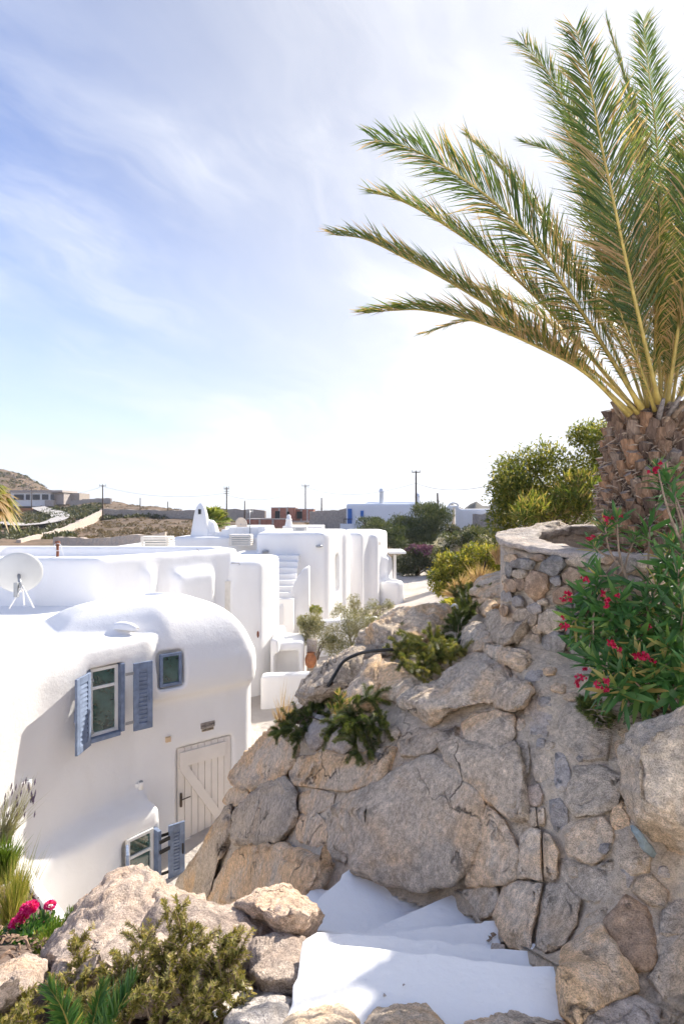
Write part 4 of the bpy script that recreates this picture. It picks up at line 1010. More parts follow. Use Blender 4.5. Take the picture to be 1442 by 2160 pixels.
# ------------------------------------------------------------------ houses further down the lane
def blockhouse(name, label, loc, adds, cuts=(), vox=.10, it=5, mat='plaster_far', group='whitewashed houses down the lane'):
    r_ = empty(name, loc); tag(r_, label, 'house', group)
    soften('walls', list(adds), list(cuts), M[mat], r_, vox, it)
    return r_
def q4(a, b, c, d): return [tuple(a[:2]), tuple(b[:2]), tuple(c[:2]), tuple(d[:2])]
# behind the near roof: long terrace house
h1 = blockhouse('whitewashed_house', 'long low house with roof terrace behind the satellite dish', (-5.5, 12.6, -5.5),
    [pr([(-5.45, 12.75), (-4.2, 14.2), (-3.0, 15.6), (-2.95, 16.2), (-3.6, 17.2), (-10.5, 17.5), (-10.8, 12.75)], -6, -.98),
     pr([(-4.02, 13.9), (-3.25, 14.75), (-3.6, 15.3), (-4.4, 14.5)], -6, -1.50),
     pr([(-4.62, 13.45), (-4.46, 13.62), (-4.6, 13.8), (-4.8, 13.6)], -6, -1.35)],
    [pr([(-5.6, 13.2), (-4.5, 14.5), (-3.5, 15.7), (-3.9, 16.8), (-10.2, 17.1), (-10.2, 13.2)], -1.32, 0)], .10, 5)
lm = MB(); c = P(433, 1183, 15.1)
lm.lathe([(.0, .10), (.05, .08), (.085, -.02), (.06, -.10), (.01, -.11)], c, 10); lm.build('wall_lamp', M['slat'], h1, True)
MB().tube([P(415, 1158, 14.9), P(426, 1166, 15.0), P(432, 1176, 15.1)], .008, 5).build('cable', M['concrete'], h1, True)
# rusty hand pump thing on the terrace edge
rp = empty('rusty_post', P(122, 1180, 12.95)); tag(rp, 'rusty little post with loops standing on the terrace parapet', 'post')
MB().tube([P(122, 1178, 12.95), P(122, 1150, 12.95)], .03, 8).build('post', M['rust'], rp, True)
MB().lathe([(.05, -.04), (.06, 0), (.05, .05), (.02, .06)], P(122, 1146, 12.95), 10).build('cap', M['rust'], rp, True)
MB().tube([P(122+8*math.cos(a), 1154+8*math.sin(a), 12.9) for a in np.linspace(0, 2*math.pi, 14)], .008, 5).build('loop', M['white_paint'], rp, True)
MB().tube([P(128, 1156, 12.9), P(133, 1165, 12.9), P(135, 1180, 12.9)], .006, 5).build('cable', M['white_paint'], rp, True)
# slatted covers over the air conditioners
def slat_box(px0, px1, py0, py1, d, label, n=6, dep=.7):
    c0, c1 = P(px0, py1, d), P(px1, py0, d); r_ = empty('slatted_cover', c0); tag(r_, label, 'cover', 'slatted covers on the roofs')
    h = (c1.z-c0.z)/n
    for k in range(n):
        z = c0.z+h*k
        MB().box(c0.x, c1.x, d-.012, d+.012, z+h*.12, z+h*.80).build('slat', M['slat'], r_)
        MB().box(c1.x, c1.x+.02, d, d+dep, z+h*.12, z+h*.80).build('slat', M['slat'], r_)
    MB().box(c0.x, c1.x, d, d+dep, c1.z, c1.z+.03).build('lid', M['slat'], r_)
    for x in (c0.x+.02, c1.x-.06): MB().box(x, x+.05, d+.02, d+.07, c0.z, c1.z).build('post', M['slat'], r_)
    MB().box(c0.x+.1, c1.x-.1, d+.1, d+dep-.1, c0.z, c1.z-.05).build('unit', M['steel'], r_)
slat_box(297, 354, 1134, 1165, 18.2, 'slatted white cover on the terrace house roof', 6)
slat_box(483, 528, 1129, 1152, 24.0, 'slatted white cover beside the second satellite dish', 5)
slat_box(617, 646, 1112, 1123, 23.5, 'small slatted cover on the roof of the stair house', 4, .5)
# tall rounded house with the narrow door
h2 = blockhouse('whitewashed_house', 'tall rounded white corner house just behind the dome', (-2.6, 15.5, -5),
    [pr([(-2.95, 15.4), (-2.25, 15.7), (-1.95, 16.4), (-1.98, 18.0), (-3.4, 18.0), (-3.4, 15.8)], -6, -1.28),
     pr([(-4.2, 15.2), (-2.9, 15.4), (-3.2, 17.6), (-4.4, 17)], -6, -1.9)],
    [bxm(-.14, .14, -.3, .12, -.75, .42, frame_to(P(476, 1258, 15.35), (.97, .2, 0)))], .09, 6)
dr = MB().box(-.13, .13, .06, .09, -.75, .40, frame_to(P(476, 1258, 15.35), (.97, .2, 0)))
dr.build('lattice_door', M['slat'], h2)
for px, py in ((545, 1338), (576, 1304)):
    MB().lathe([(.015, -.09), (.03, -.04), (.03, .05), (.01, .09)], P(px-1, py, 15.6 if px < 560 else 16.4), 8).build('wall_light', M['rust'], h2, True)
MB().tube([P(488, 1188, 15.3), P(505, 1188, 15.4), P(505, 1192, 15.4)], .01, 5).build('cable', M['concrete'], h2, True)
# house with outside stairs
stair_adds = [pr([(-3.3, 22.0), (-.70, 22.1), (-.50, 22.35), (.36, 25.2), (.2, 27), (-3.5, 27)], -5.6, -.72),
              pr([(.0, 24.2), (.14, 24.1), (.30, 24.6), (.1, 24.7)], -5.6, -.80)]
h3 = blockhouse('whitewashed_house', 'white house with outside stairs and curved balustrade in the middle', (-1.5, 22.2, -5), stair_adds,
    [bxm(-.22, .22, -.4, .14, -.95, .55, frame_to(P(700, 1199, 23.4), (.288, .957, 0)))], .10, 6)
win(h3, frame_to(P(700, 1197, 23.35), (.288, .957, 0)), .40, 1.1, .05, (.25,), .04)
for px, py, d in ((700, 1147, 23.5),): MB().lathe([(.0, .12), (.06, .1), (.10, -.02), (.07, -.12), (.01, -.13)], P(px, py, d), 10).build('wall_lamp', M['slat'], h3, True)
for px, py in ((673, 1152), (560, 1163)):
    MB().lathe([(.05, -.05), (.13, -.04), (.13, .03), (.05, .05)], P(px, py, 21.95), 12).build('wall_light', M['steel'], h3, True)
sx = empty('outside_stairs', P(600, 1330, 20)); tag(sx, 'white outside stairs climbing between the rounded house and the stair house', 'stairs')
for k in range(8):
    c = P(592+k*2, 1262-k*13, 19.6+k*.3)
    MB().box(c.x-.55, c.x+.45, c.y-.16, c.y+2.6, -5.2, c.z).build('step', M['plaster_far'], sx, bevel=.03, seg=3)
def balustrade():
    top = [(652, 1194), (640, 1200), (628, 1215), (618, 1235), (606, 1262), (590, 1278), (576, 1290)]
    C = [P(x, y, 20.3-(652-x)*.016) for x, y in top]; V = []; F = []
    C = catmull(C, 24); n = len(C)
    for p in C:
        for off, zz in ((0, -5.3), (0, p.z-.08), (.06, p.z), (.22, p.z), (.28, p.z-.08), (.28, -5.3)): V.append((p.x, p.y+off, zz))
    for i in range(n-1):
        for a in range(6): F.append((i*6+a, i*6+(a+1) % 6, (i+1)*6+(a+1) % 6, (i+1)*6+a))
    F += [tuple(range(5, -1, -1)), tuple(range((n-1)*6, n*6))]
    return obj('balustrade', V, F, M['plaster_far'], sx)
balustrade()
aw = MB().box(*[0]*6) if False else MB()
a_, b_, c_, d_ = P(505, 1172, 19.5), P(577, 1170, 19.5), P(566, 1181, 18), P(497, 1183, 18)
aw.add([a_, b_, c_, d_]+[x-Vector((0, 0, .05)) for x in (a_, b_, c_, d_)], [(0, 1, 2, 3), (7, 6, 5, 4), (0, 4, 5, 1), (1, 5, 6, 2), (2, 6, 7, 3), (3, 7, 4, 0)])
tag(aw.build('canopy', M['plaster_far'], None), 'thin flat white canopy over the stair entrance', 'canopy')
h4 = blockhouse('whitewashed_house', 'narrow white house with pergola at the end of the lane', (1.5, 29, -5),
    [pr([(.35, 28.0), (.96, 28.0), (1.15, 28.4), (2.55, 32.0), (2.4, 35), (.2, 35)], -5.6, -.95),
     pr([(1.55, 29.1), (1.72, 29.0), (1.98, 29.5), (1.75, 29.7)], -5.6, -1.1),
     pr([(2.2, 31.2), (2.45, 30.8), (2.85, 31.9), (2.5, 32.6)], -5.6, -2.4),
     pr([(2.0, 29.9), (2.9, 29.6), (3.3, 30.2), (3.1, 31), (2.4, 31.2)], -5.6, -3.55)],
    [pr([(2.2, 30.15), (2.85, 29.9), (3.05, 30.3), (2.95, 30.7), (2.4, 30.9)], -3.8, -3)], .11, 5)
win(h4, frame_to(P(781, 1179, 29.15), (.362, .932, 0)), .5, .62, .02, (), .05)
MB().lathe([(.0, .12), (.07, .1), (.11, -.02), (.07, -.12), (.01, -.13)], P(798, 1145, 29.7), 10).build('wall_lamp', M['slat'], h4, True)
pg = empty('pergola', P(832, 1216, 33)); tag(pg, 'flat white pergola roof on a slim post at the lane end', 'pergola')
c = P(820, 1166, 31.5); MB().box(c.x, c.x+.95, 31.5, 34, c.z-.06, c.z+.06).build('roof_slab', M['plaster_far'], pg, bevel=.02)
c = P(832, 1170, 32.6); MB().box(c.x-.08, c.x+.08, 32.5, 32.66, -5.2, c.z).build('post', M['plaster_far'], pg)
# low roofs and parapets behind
h5 = blockhouse('whitewashed_house', 'low roofs with pointed chimney beside the fan palm', (-6.5, 25, -4),
    [pr([(-7.4, 24.6), (-3.0, 24.8), (-3.0, 30), (-7.4, 30)], -5, -1.02), pr([(-5.4, 26.2), (-3.4, 26.3), (-3.4, 29), (-5.4, 29)], -5, -.58),
     pr([(-10.5, 26), (-7, 26), (-7, 30), (-10.5, 30)], -5, -1.5), pr([(-4.3, 20.2), (-3.0, 20.2), (-3.0, 24), (-4.3, 24)], -5, -1.55)], (), .12, 3)
cc = P(424, 1108, 25.5)
def chim(profile, c, name, parent, mat='plaster_far', sq=.8):
    V = []; F = []; n = 16
    for r, z in profile:
        for k in range(n):
            a = 2*math.pi*k/n; x, y = math.cos(a), math.sin(a); w = (abs(x)**3.5+abs(y)**3.5)**(-1/3.5)
            V.append((c.x+x*w*r, c.y+y*w*r*sq, c.z+z))
    m = len(profile)
    F = [(i*n+k, i*n+(k+1) % n, (i+1)*n+(k+1) % n, (i+1)*n+k) for i in range(m-1) for k in range(n)]+[tuple(range(n-1, -1, -1)), tuple(range((m-1)*n, m*n))]
    return obj(name, V, F, M[mat], parent)
ch = chim([(.52, -.62), (.42, -.4), (.36, 0), (.30, .4), (.24, .68), (.16, .86), (.07, .98), (.01, 1.0)], cc, 'chimney', h5)
MB().box(-.05, .05, -.30, -.1, .50, .72, Matrix.Translation(cc)).build('chimney_slot', M['iron'], ch)
chim([(.5, -.6), (.42, -.3), (.34, 0), (.2, .18), (.02, .22)], P(441, 1106, 25.7), 'chimney_shoulder', h5)
pp = MB()
for k in range(12):
    a = P(375+k*15.4, [1132, 1131, 1130, 1128, 1126, 1122, 1117, 1113, 1112, 1112, 1112, 1111][k], 25.2); b = P(375+(k+1)*15.4, 1120, 25.2)
    pp.box(a.x, b.x, 25.2, 25.5, -1.6, a.z)
pp.build('parapet', M['plaster_far'], h5, bevel=.02)
d2 = empty('satellite_dish', P(510, 1128, 26)); tag(d2, 'second satellite dish, cream coloured, on the low roof by the antenna', 'satellite dish')
ax2 = Vector((.55, -.75, .35)).normalized(); c2 = P(508, 1105, 26)
q = [(.01+.28*k/6, .08*(k/6)**2) for k in range(7)]
MB().lathe(q+[(r, z-.015) for r, z in reversed(q)], c2, 24, frame_to(c2, ax2.cross(Vector((0, 0, 1))), ax2).to_3x3()).build('reflector', plain('dish_cream', (.62, .52, .42), .6), d2, True)
MB().tube([c2, P(509, 1128, 26.1)], .03, 6).build('mast', M['steel'], d2, True)
an = empty('antenna', P(527, 1128, 25)); tag(an, 'thin roof aerial with short rods beside the cream dish', 'antenna')
MB().tube([P(527, 1128, 25), P(527, 1075, 25)], .018, 6).build('mast', M['steel'], an, True)
MB().tube([P(520, 1080, 25), P(534, 1078, 25.4)], .01, 5).build('boom', M['steel'], an, True)
for k in range(5): MB().tube([P(521+k*3, 1074, 25+k*.1), P(521+k*3, 1084, 25+k*.1)], .008, 4).build('rod', M['steel'], an, True)
# courtyard walls by the olive
cw = empty('courtyard_wall', P(610, 1440, 15)); tag(cw, 'low white courtyard wall with an alcove, left of the terracotta jar', 'wall')
soften('wall_body', [pr([(-2.1, 14.6), (-.55, 14.9), (-.5, 15.2), (-2.1, 15.0)], -6, -4.17), pr([(-1.95, 15.6), (-1.05, 15.8), (-1.1, 17.0), (-1.95, 17)], -6, -3.55), pr([(-1.95, 15.4), (-1.72, 15.4), (-1.72, 17.4), (-1.95, 17.4)], -6, -3.4)],
       [bxm(-.42, .22, -.3, .45, -2.2, -3.75+3.1-.05, Matrix.Translation((-1.42, 15.7, -3.1)))], M['plaster_far'], cw, .06, 5)
MB().box(-1.0, -.72, 16.2, 16.5, -6, -3.62).build('stone_pier', M['drystone'], cw)
jar = MB().lathe([(r_*.78, z_*.8) for r_, z_ in ((.11, 0), (.15, .06), (.205, .2), (.21, .30), (.16, .42), (.12, .46), (.15, .50), (.15, .52), (.11, .52), (.10, .44))], P(655, 1406, 16.0)+Vector((0, 0, -.02)), 24).build('terracotta_jar', M['terracotta'], None, True)
tag(jar, 'terracotta jar standing below the olive shrubs', 'jar')
pw_ = empty('terrace_wall', P(700, 1300, 19)); tag(pw_, 'low white terrace wall behind the olive shrubs', 'wall')
soften('wall_body', [pr([(-1.5, 19.6), (1.3, 20.5), (1.3, 20.9), (-1.5, 20.0)], -6, -3.75)], (), M['plaster_far'], pw_, .08, 5)
# ------------------------------------------------------------------ land, sea, far buildings
GP = [(-1.2,3,-6.4),(-.8,8,-6.2),(-.3,9,-5.95),(-.1,10,-5.9),(.0,7,-5.9),(.12,8,-5.0),(.2,8,-3.6),(.3,8,-2.6),(.5,7,-1.7),(.8,6,-1.5),(1.6,6,-1.2),
      (-.6,13,-5.8),(-.2,13,-5.1),(-.08,15,-4.95),(0,17,-4.9),(.08,20,-4.85),(.12,14,-3.6),(.2,14,-2.5),(.3,14,-1.7),(.5,14,-.9),(1.2,14,-.4),
      (-.6,25,-4.4),(-.1,25,-4.9),(.02,24,-4.8),(.1,30,-4.75),(.14,36,-4.7),(.19,30,-3.9),(.3,30,-2.2),(.5,30,-.6),(1.2,30,1),
      (-.6,45,-3.9),(-.4,60,-3.3),(-.3,60,-3.0),(-.1,50,-3.8),(.1,46,-4.85),(.18,48,-4.6),(.3,50,-2.6),(.6,50,0),(1.2,60,3),
      (-.62,100,-4.0),(-.5,105,-3.0),(-.42,110,-2.2),(-.3,110,-1.75),(-.1,100,-2.3),(0,100,-2.3),(.1,90,-2.2),(.2,80,-2.3),(.3,90,-.4),(.6,90,2),
      (-.6,150,-1.0),(-.5,160,.3),(-.42,150,1.0),(-.35,150,1.6),(-.28,150,.8),(-.15,150,-1.4),(0,160,-1.6),(.2,160,-.6),(.4,160,3),
      (-.7,205,6),(-.6,200,3.2),(-.5,200,3.0),(-.42,195,4.6),(-.36,190,2.2),(-.28,190,.0),(-.15,200,-2),(0,200,-2),(.2,200,-1),(.4,200,4),
      (-.75,290,38),(-.62,280,22.5),(-.56,280,18.5),(-.52,275,12),(-.48,270,5),(-.4,270,-3),(-.2,300,-10),(0,300,-10),(.2,300,-7),(.5,300,0),
      (-.9,420,50),(-.6,420,6),(-.4,450,-20),(0,500,-30),(.3,500,-25),(.8,500,-10),
      (-1.2,900,-60),(-.6,800,-60),(0,900,-60),(.6,900,-60),(1.4,900,-60)]
_gz = RBF([(u*2.6, math.log(d)*1.3) for u, d, z in GP], [z for u, d, z in GP], .01)
def gz(x, y):
    d = np.maximum(np.atleast_1d(y).astype(float), 2.5); u = np.clip(np.atleast_1d(x)/d, -1.6, 1.8)
    return _gz(np.stack([u*2.6, np.log(d)*1.3], 1))
us = np.concatenate([np.linspace(-1.5, -.66, 12), np.linspace(-.64, .36, 130), np.linspace(.4, 1.8, 14)])
ds = np.exp(np.linspace(math.log(6.0), math.log(900), 190))
U, DD = np.meshgrid(us, ds); X = (U*DD).ravel(); Y = DD.ravel(); Z = gz(X, Y)
pts = np.stack([X, Y, Z], 1)
amp = np.clip(Y/400., .0, .5)*np.clip((Y-42)/30, 0, 1)
Z = Z + amp*fbm(pts*np.array([.16, .16, 0])+3, 4, 3)*.9 + np.clip((Y-230)/60, 0, 1)*1.6*fbm(pts*np.array([.07, .07, 0]), 4, 8)
pts[:, 2] = Z
nu, nd = len(us), len(ds)
i0 = (np.arange(nd-1)[:, None]*nu+np.arange(nu-1)[None]).ravel()
F = np.stack([i0, i0+1, i0+1+nu, i0+nu], 1)
def ground_mat():
    n = NT('dry_ground')
    sep = n.N.new('ShaderNodeSeparateXYZ'); n.L.new(n.pos, sep.inputs[0])
    far = n.rng(sep.outputs[1], 44, 54)
    pale = n.mix(n.rng(n.noise(.6, 6, .6), .35, .7), (.60, .545, .485), (.50, .44, .38))
    dry = n.mix(n.rng(n.noise(.35, 7, .65), .38, .64), (.15, .115, .085), (.235, .165, .115))
    dry = n.mix(n.rng(n.noise(1.6, 6, .72), .52, .70), dry, (.085, .08, .05))
    dry = n.mix(n.math('MULTIPLY', n.rng(n.noise(.9, 8, .75), .6, .72), .7), dry, (.27, .235, .205))
    rightside = n.rng(n.math('DIVIDE', sep.outputs[0], sep.outputs[1]), .155, .20)
    near = n.mix(rightside, pale, dry)
    n.col(n.mix(far, near, dry)); n.rough(.95, .1)
    n.bump(n.noise(1.3, 8, .7), .6, .3)
    return n.m
tag(obj('ground', pts, F, ground_mat()), kind='structure')
# terrace and hillside round the camera, above the courtyard, plus an added bounce wall behind
bx_ = np.linspace(-14, 16, 40); by_ = np.linspace(-16, 1.55, 26); BX, BY = np.meshgrid(bx_, by_)
BZ = -1.78+.05*fbm(np.stack([BX.ravel(), BY.ravel(), BX.ravel()*0], 1)*.7, 3, 4)+np.maximum(0, BX.ravel()-1.4)*.25
BZ = BZ-np.maximum(0, -BX.ravel()-1.6)*.28
BZ = np.where(BY.ravel() < -2.6, BZ+3.9, BZ)          # added unseen white wall behind, raised to bounce sunlight into the shade
i0 = (np.arange(25)[:, None]*40+np.arange(39)[None]).ravel()
tag(obj('terrace', np.stack([BX.ravel(), BY.ravel(), BZ], 1), np.stack([i0, i0+1, i0+41, i0+40], 1), M['stair_white'], None, False), kind='structure')
# planted slope at the lower left, from the rocks down to the lean-to roof
def bedz(x, y): return np.interp(y, [1.4, 2.0, 2.6, 3.4, 4.4, 5.2, 6.0, 6.6, 8.0], [-1.78, -2.02, -2.30, -2.62, -3.25, -3.82, -4.42, -4.80, -4.84]) - .10*np.maximum(0, -x-2.0)*0
gx = np.linspace(-6.5, -.25, 70); gy = np.linspace(1.4, 7.7, 64); GX, GY = np.meshgrid(gx, gy); fx, fy = GX.ravel(), GY.ravel()
zz = bedz(fx, fy)+.05*fbm(np.stack([fx, fy, fx*0], 1)*2.5, 4, 6)
EY, EX = [1.4, 3.0, 4.5, 5.3, 5.9, 6.6, 7.5, 7.7], [.0, -.75, -1.65, -2.2, -2.68, -3.22, -4.14, -4.3]
edge = np.interp(fy, EY, EX)      # right edge drops to the courtyard
zz = zz - np.clip((fx-edge)*6, 0, 1)*2.8
i0 = (np.arange(63)[:, None]*70+np.arange(69)[None]).ravel()
tag(obj('garden_bed', np.stack([fx, fy, zz], 1), np.stack([i0, i0+1, i0+71, i0+70], 1), M['soil']), kind='structure')
# bark mulch on the bed
V = []; F = []
for k in range(2600):
    x = random.uniform(-4.6, -1.2); y = random.uniform(3.0, 7.3); e = np.interp(y, EY, EX)
    if x > e-.03: continue
    z = float(bedz(x, y))+.03+random.uniform(0, .02); a = random.uniform(0, 6.28); l = random.uniform(.015, .04); w = l*random.uniform(.25, .5)
    d_ = Vector((math.cos(a), math.sin(a), random.gauss(0, .3))); s_ = Vector((-math.sin(a), math.cos(a), random.gauss(0, .3))); p = Vector((x, y, z)); b = len(V)
    V += [p-d_*l-s_*w*.6, p-d_*l*.8+s_*w, p+d_*l+s_*w*.7, p+d_*l*.9-s_*w, p+Vector((0, 0, .012))]; F += [(b, b+1, b+4), (b+1, b+2, b+4), (b+2, b+3, b+4), (b+3, b, b+4)]
tag(obj('mulch', V, F, M['mulch'], None, False), 'brown bark mulch spread between the flowers at lower left', 'mulch', kind='stuff')
# white kerb that holds the bed above the courtyard
V = []; F = []; cl = [(float(np.interp(y, EY, EX)), y) for y in np.linspace(3.6, 7.66, 40)]
for i, (x, y) in enumerate(cl):
    x1, y1 = cl[min(i+1, 39)]; x0, y0 = cl[max(i-1, 0)]; t = Vector((x1-x0, y1-y0, 0)).normalized(); s = Vector((t.y, -t.x, 0)); z = float(bedz(x, y))+.05
    for o_, zz_ in ((-.07, z-.3), (-.06, z-.012), (-.04, z), (.05, z), (.075, z-.015), (.085, z-2.2)): V.append(Vector((x, y, zz_))+s*o_)
for i in range(39):
    for a in range(5): F.append((i*6+a, i*6+a+1, (i+1)*6+a+1, (i+1)*6+a))
tag(obj('bed_kerb', V, F, M['plaster']), 'curved white kerb along the flower bed at lower left', 'kerb')
# soil pocket at the top of the outcrop, under the oleander
V = []; F = []
def pocket(name, pxs, mt, amp=.02):
    c = np.mean(np.array(pxs), 0); n = len(pxs); rings = 7; V = []; F = []
    for k in range(rings+1):
        for (x, y, d) in pxs:
            t = k/rings; V.append(P(c[0]+(x-c[0])*t, c[1]+(y-c[1])*t, c[2]+(d-c[2])*t+.22))
    V = np.array([v[:] for v in V]); V[:, 2] += amp*fbm(V*6, 4, 3)
    for k in range(rings):
        for i in range(n): F.append((k*n+i, (k+1)*n+i, (k+1)*n+(i+1) % n, k*n+(i+1) % n))
    return obj(name, V, F, M[mt])
tag(pocket('soil_bed', [(1060,1410,4.3),(1140,1400,3.8),(1220,1425,3.56),(1320,1420,3.5),(1460,1420,3.45),(1560,1480,3.3),(1480,1540,2.85),(1330,1560,2.95),(1230,1490,3.2),(1150,1470,3.45),(1090,1440,3.8)], 'soil', .03), kind='structure')
tag(pocket('soil_bed', [(800,1395,5.9),(860,1375,6.0),(960,1340,6.2),(1020,1320,5.6),(1030,1350,5.0),(980,1390,5.0),(920,1430,5.1),(860,1425,5.2)], 'soil', .03), kind='structure')
tag(pocket('soil_bed', [(575,1540,7.0),(640,1490,6.6),(720,1480,6.3),(790,1490,5.9),(830,1520,5.0),(800,1540,4.75),(720,1535,5.0),(650,1510,5.5)], 'soil', .03), kind='structure')
# sea with islands
a = 30000
tag(obj('sea', [(-a, 300, -42), (a, 300, -42), (a, a, -42), (-a, a, -42)], [(0, 1, 2, 3)], M['sea']), kind='structure')
def island(pxs, d, seed):
    V = []; F = []; n = 40; xs = np.linspace(pxs[0][0], pxs[-1][0], n); hs = np.interp(xs, [p[0] for p in pxs], [p[1] for p in pxs])
    for j, (fy_, s) in enumerate(((0, 0), (.35, .7), (.5, 1), (.65, .7), (1, 0))):
        for k, x in enumerate(xs):
            y = d+(fy_-.5)*d*.2; top = (CY-hs[k])/FPX*d
            V.append(((x-CX)/FPX*d, y, -42+(top+42)*s*(1+.04*math.sin(k*1.7+j*2+seed)) if s else -45))
    for j in range(4):
        for k in range(n-1): F.append((j*n+k, j*n+k+1, (j+1)*n+k+1, (j+1)*n+k))
    tag(obj('island', V, F, M['island']), kind='structure')
island([(-200,1079),(60,1078),(110,1076),(250,1079)], 5200, 1)
island([(360,1083),(385,1077),(420,1075),(460,1079),(500,1077),(560,1072),(600,1075),(640,1083)], 6200, 2)
island([(600,1083),(660,1075),(700,1068),(730,1071),(760,1079),(800,1083)], 5800, 3)
island([(820,1083),(900,1080),(1100,1079),(1300,1083)], 6500, 4)
# dry-stone walls across the fields
def drywall(path, h, label, th=.6, seed=0):
    V = []; F = []; C = catmull([P(*p) for p in path], 70); n = len(C)
    for i, p in enumerate(C):
        t = (C[min(i+1, n-1)]-C[max(i-1, 0)]).normalized(); s = Vector((t.y, -t.x, 0))
        w = .12*fbm(np.array([[p.x*.6, p.y*.6, seed]]), 3, 2)[0]*h
        for o_, z in ((-th*.5, -1.2), (-th*.42, h+w), (th*.42, h+w*.8), (th*.5, -1.2)): V.append(p+s*o_+Vector((0, 0, z)))
    for i in range(n-1):
        for a in range(4): F.append((i*4+a, i*4+(a+1) % 4, (i+1)*4+(a+1) % 4, (i+1)*4+a))
    F += [(0, 1, 2, 3), tuple(range(4*n-1, 4*n-5, -1))]
    tag(obj('drystone_wall', V, F, M['drystone'], None, False), label, 'stone wall', 'dry-stone field walls')
drywall([(40,1157,70),(110,1136,85),(160,1115,100),(205,1092,118),(216,1086,122)], 1.1, 'pale dry-stone wall climbing the brown field at left')
drywall([(214,1088,124),(300,1090,122),(390,1090,118),(480,1088,115),(560,1092,112)], 1.4, 'long level dry-stone wall along the top of the brown field')
drywall([(655,1112,90),(700,1112,86),(735,1110,84)], 2.6, 'tall stone wall between the brick shell and the blue-shuttered house')
drywall([(150,1066,185),(200,1062,182),(235,1062,178)], 1.6, 'short stone wall right of the modern hillside house')
drywall([(118,1152,58),(200,1155,52),(300,1150,50),(350,1142,50)], .9, 'low stone wall just behind the roof terrace')
drywall([(980,1112,58),(1030,1116,56),(1100,1120,54)], 1.6, 'stone wall under the white garden wall on the right')
# track to the hillside house
rd = catmull([P(0, 1126, 118), P(60, 1124, 112), P(108, 1116, 116), P(128, 1108, 128), P(118, 1100, 145), P(98, 1092, 160), P(80, 1086, 178)], 40); V = []; F = []
for i, p in enumerate(rd):
    t = (rd[min(i+1, 39)]-rd[max(i-1, 0)]).normalized(); s = Vector((t.y, -t.x, 0)).normalized()
    for o_ in (-1.9, 1.9):
        q_ = p+s*o_; q_.z = float(gz(q_.x, q_.y)[0])+.85; V.append(q_)
    if i: b = 2*i; F.append((b-2, b-1, b+1, b))
tag(obj('road', V, F, M['road']), kind='structure')
# modern house on the hillside
mh = empty('modern_house', P(110, 1066, 190)); tag(mh, 'long flat modern house with big windows on the far hillside', 'house')
def far_box(name, px0, px1, py0, py1, d, dep, mat, parent):
    a, b = P(px0, py1, d), P(px1, py0, d); return MB().box(a.x, b.x, d, d+dep, a.z, b.z).build(name, M[mat], parent)
far_box('wall', 24, 108, 1038, 1068, 190, 9, 'plaster_far', mh); far_box('roof', 22, 132, 1034, 1038.5, 189.4, 11, 'concrete', mh)
far_box('wing', 108, 135, 1040, 1064, 191, 8, 'concrete', mh); far_box('wing', 133, 168, 1040, 1056, 196, 8, 'drystone', mh); far_box('terrace_wall', 95, 112, 1055, 1068, 189, 3, 'concrete', mh)
for a, b in ((30, 50), (55, 63), (69, 84), (89, 102), (107, 114)): far_box('window', a, b, 1043, 1054, 189.7, .2, 'glass_dark', mh)
far_box('door', 43, 66, 1072, 1086, 170, 1, 'terracotta', mh)
# unfinished brick shell
bh = empty('brick_house', P(615, 1115, 100)); tag(bh, 'unfinished red brick house shell with empty openings', 'house')
def bricked(name, px0, px1, py0, py1, d, dep):
    o = far_box(name, px0, px1, py0, py1, d, dep, 'brick', bh); far_box('floor_slab', px0-1, px1+1, py0-2, py0, d-.15, dep+.3, 'concrete', bh)
    for k in range(4):
        x = px0+(px1-px0)*k/3.; far_box('column', max(px0, x-2), min(px1, x+2), py0, py1, d-.1, .4, 'concrete' if k % 3 else 'brick', bh)
bricked('wall', 572, 622, 1072, 1098, 100, 6); bricked('wall', 622, 661, 1075, 1100, 101, 6); bricked('wall', 520, 603, 1096, 1114, 96, 8); far_box('floor_slab', 600, 664, 1099, 1102, 98, 8, 'concrete', bh)
for a, b, c, d in ((580, 590, 1078, 1095), (605, 610, 1079, 1085), (626, 637, 1079, 1094), (522, 527, 1104, 1115)): far_box('opening', a, b, c, d, 95.7 if a < 530 else 99.85, .3, 'iron', bh)
for x in (602, 608): MB().tube([P(x, 1072, 101), P(x, 1060, 101)], .03, 5).build('rebar', M['rust'], bh)
# blue-shuttered house
blh = empty('blue_house', P(810, 1110, 75)); tag(blh, 'pale house with bright blue shutters and round chimneys behind the bushes', 'house')
a, b = P(731, 1120, 75), P(895, 1062, 75)
soften('walls', [bxm(a.x, b.x+2, 75, 84, a.z-2, b.z), bxm(P(775, 0, 77).x, P(880, 0, 77).x, 77, 84, a.z, P(0, 1057, 77).z)], (), M['blue_house'], blh, .22, 3)
far_box('shutter', 733, 742, 1073, 1106, 74.7, .3, 'blue_deep', blh); far_box('shutter', 760, 766.5, 1077, 1093, 74.8, .25, 'blue_deep', blh)
far_box('balcony', 717, 745, 1105, 1121, 73.6, 1.6, 'blue_house', blh)
for k in range(5): far_box('rail', 725+k*3.5, 726+k*3.5, 1095, 1106, 73.7, .06, 'iron', blh)
far_box('rail', 725, 743, 1094, 1095.5, 73.7, .06, 'iron', blh)
for px, h in ((804, 1031), (880, 1041)):
    c = P(px, h, 76); MB().lathe([(.32, -2.0), (.28, -.45), (.40, -.42), (.42, -.36), (.28, -.30), (.3, -.1), (.2, .02), (.02, .08)], c, 14).build('chimney', M['blue_house'], blh, True)
sc_ = empty('small_chimney_house', P(610, 1118, 40)); tag(sc_, 'low white roof with a small knobbed chimney in front of the brick shell', 'house')
far_box('roof', 596, 680, 1110, 1124, 40, 5, 'plaster_far', sc_)
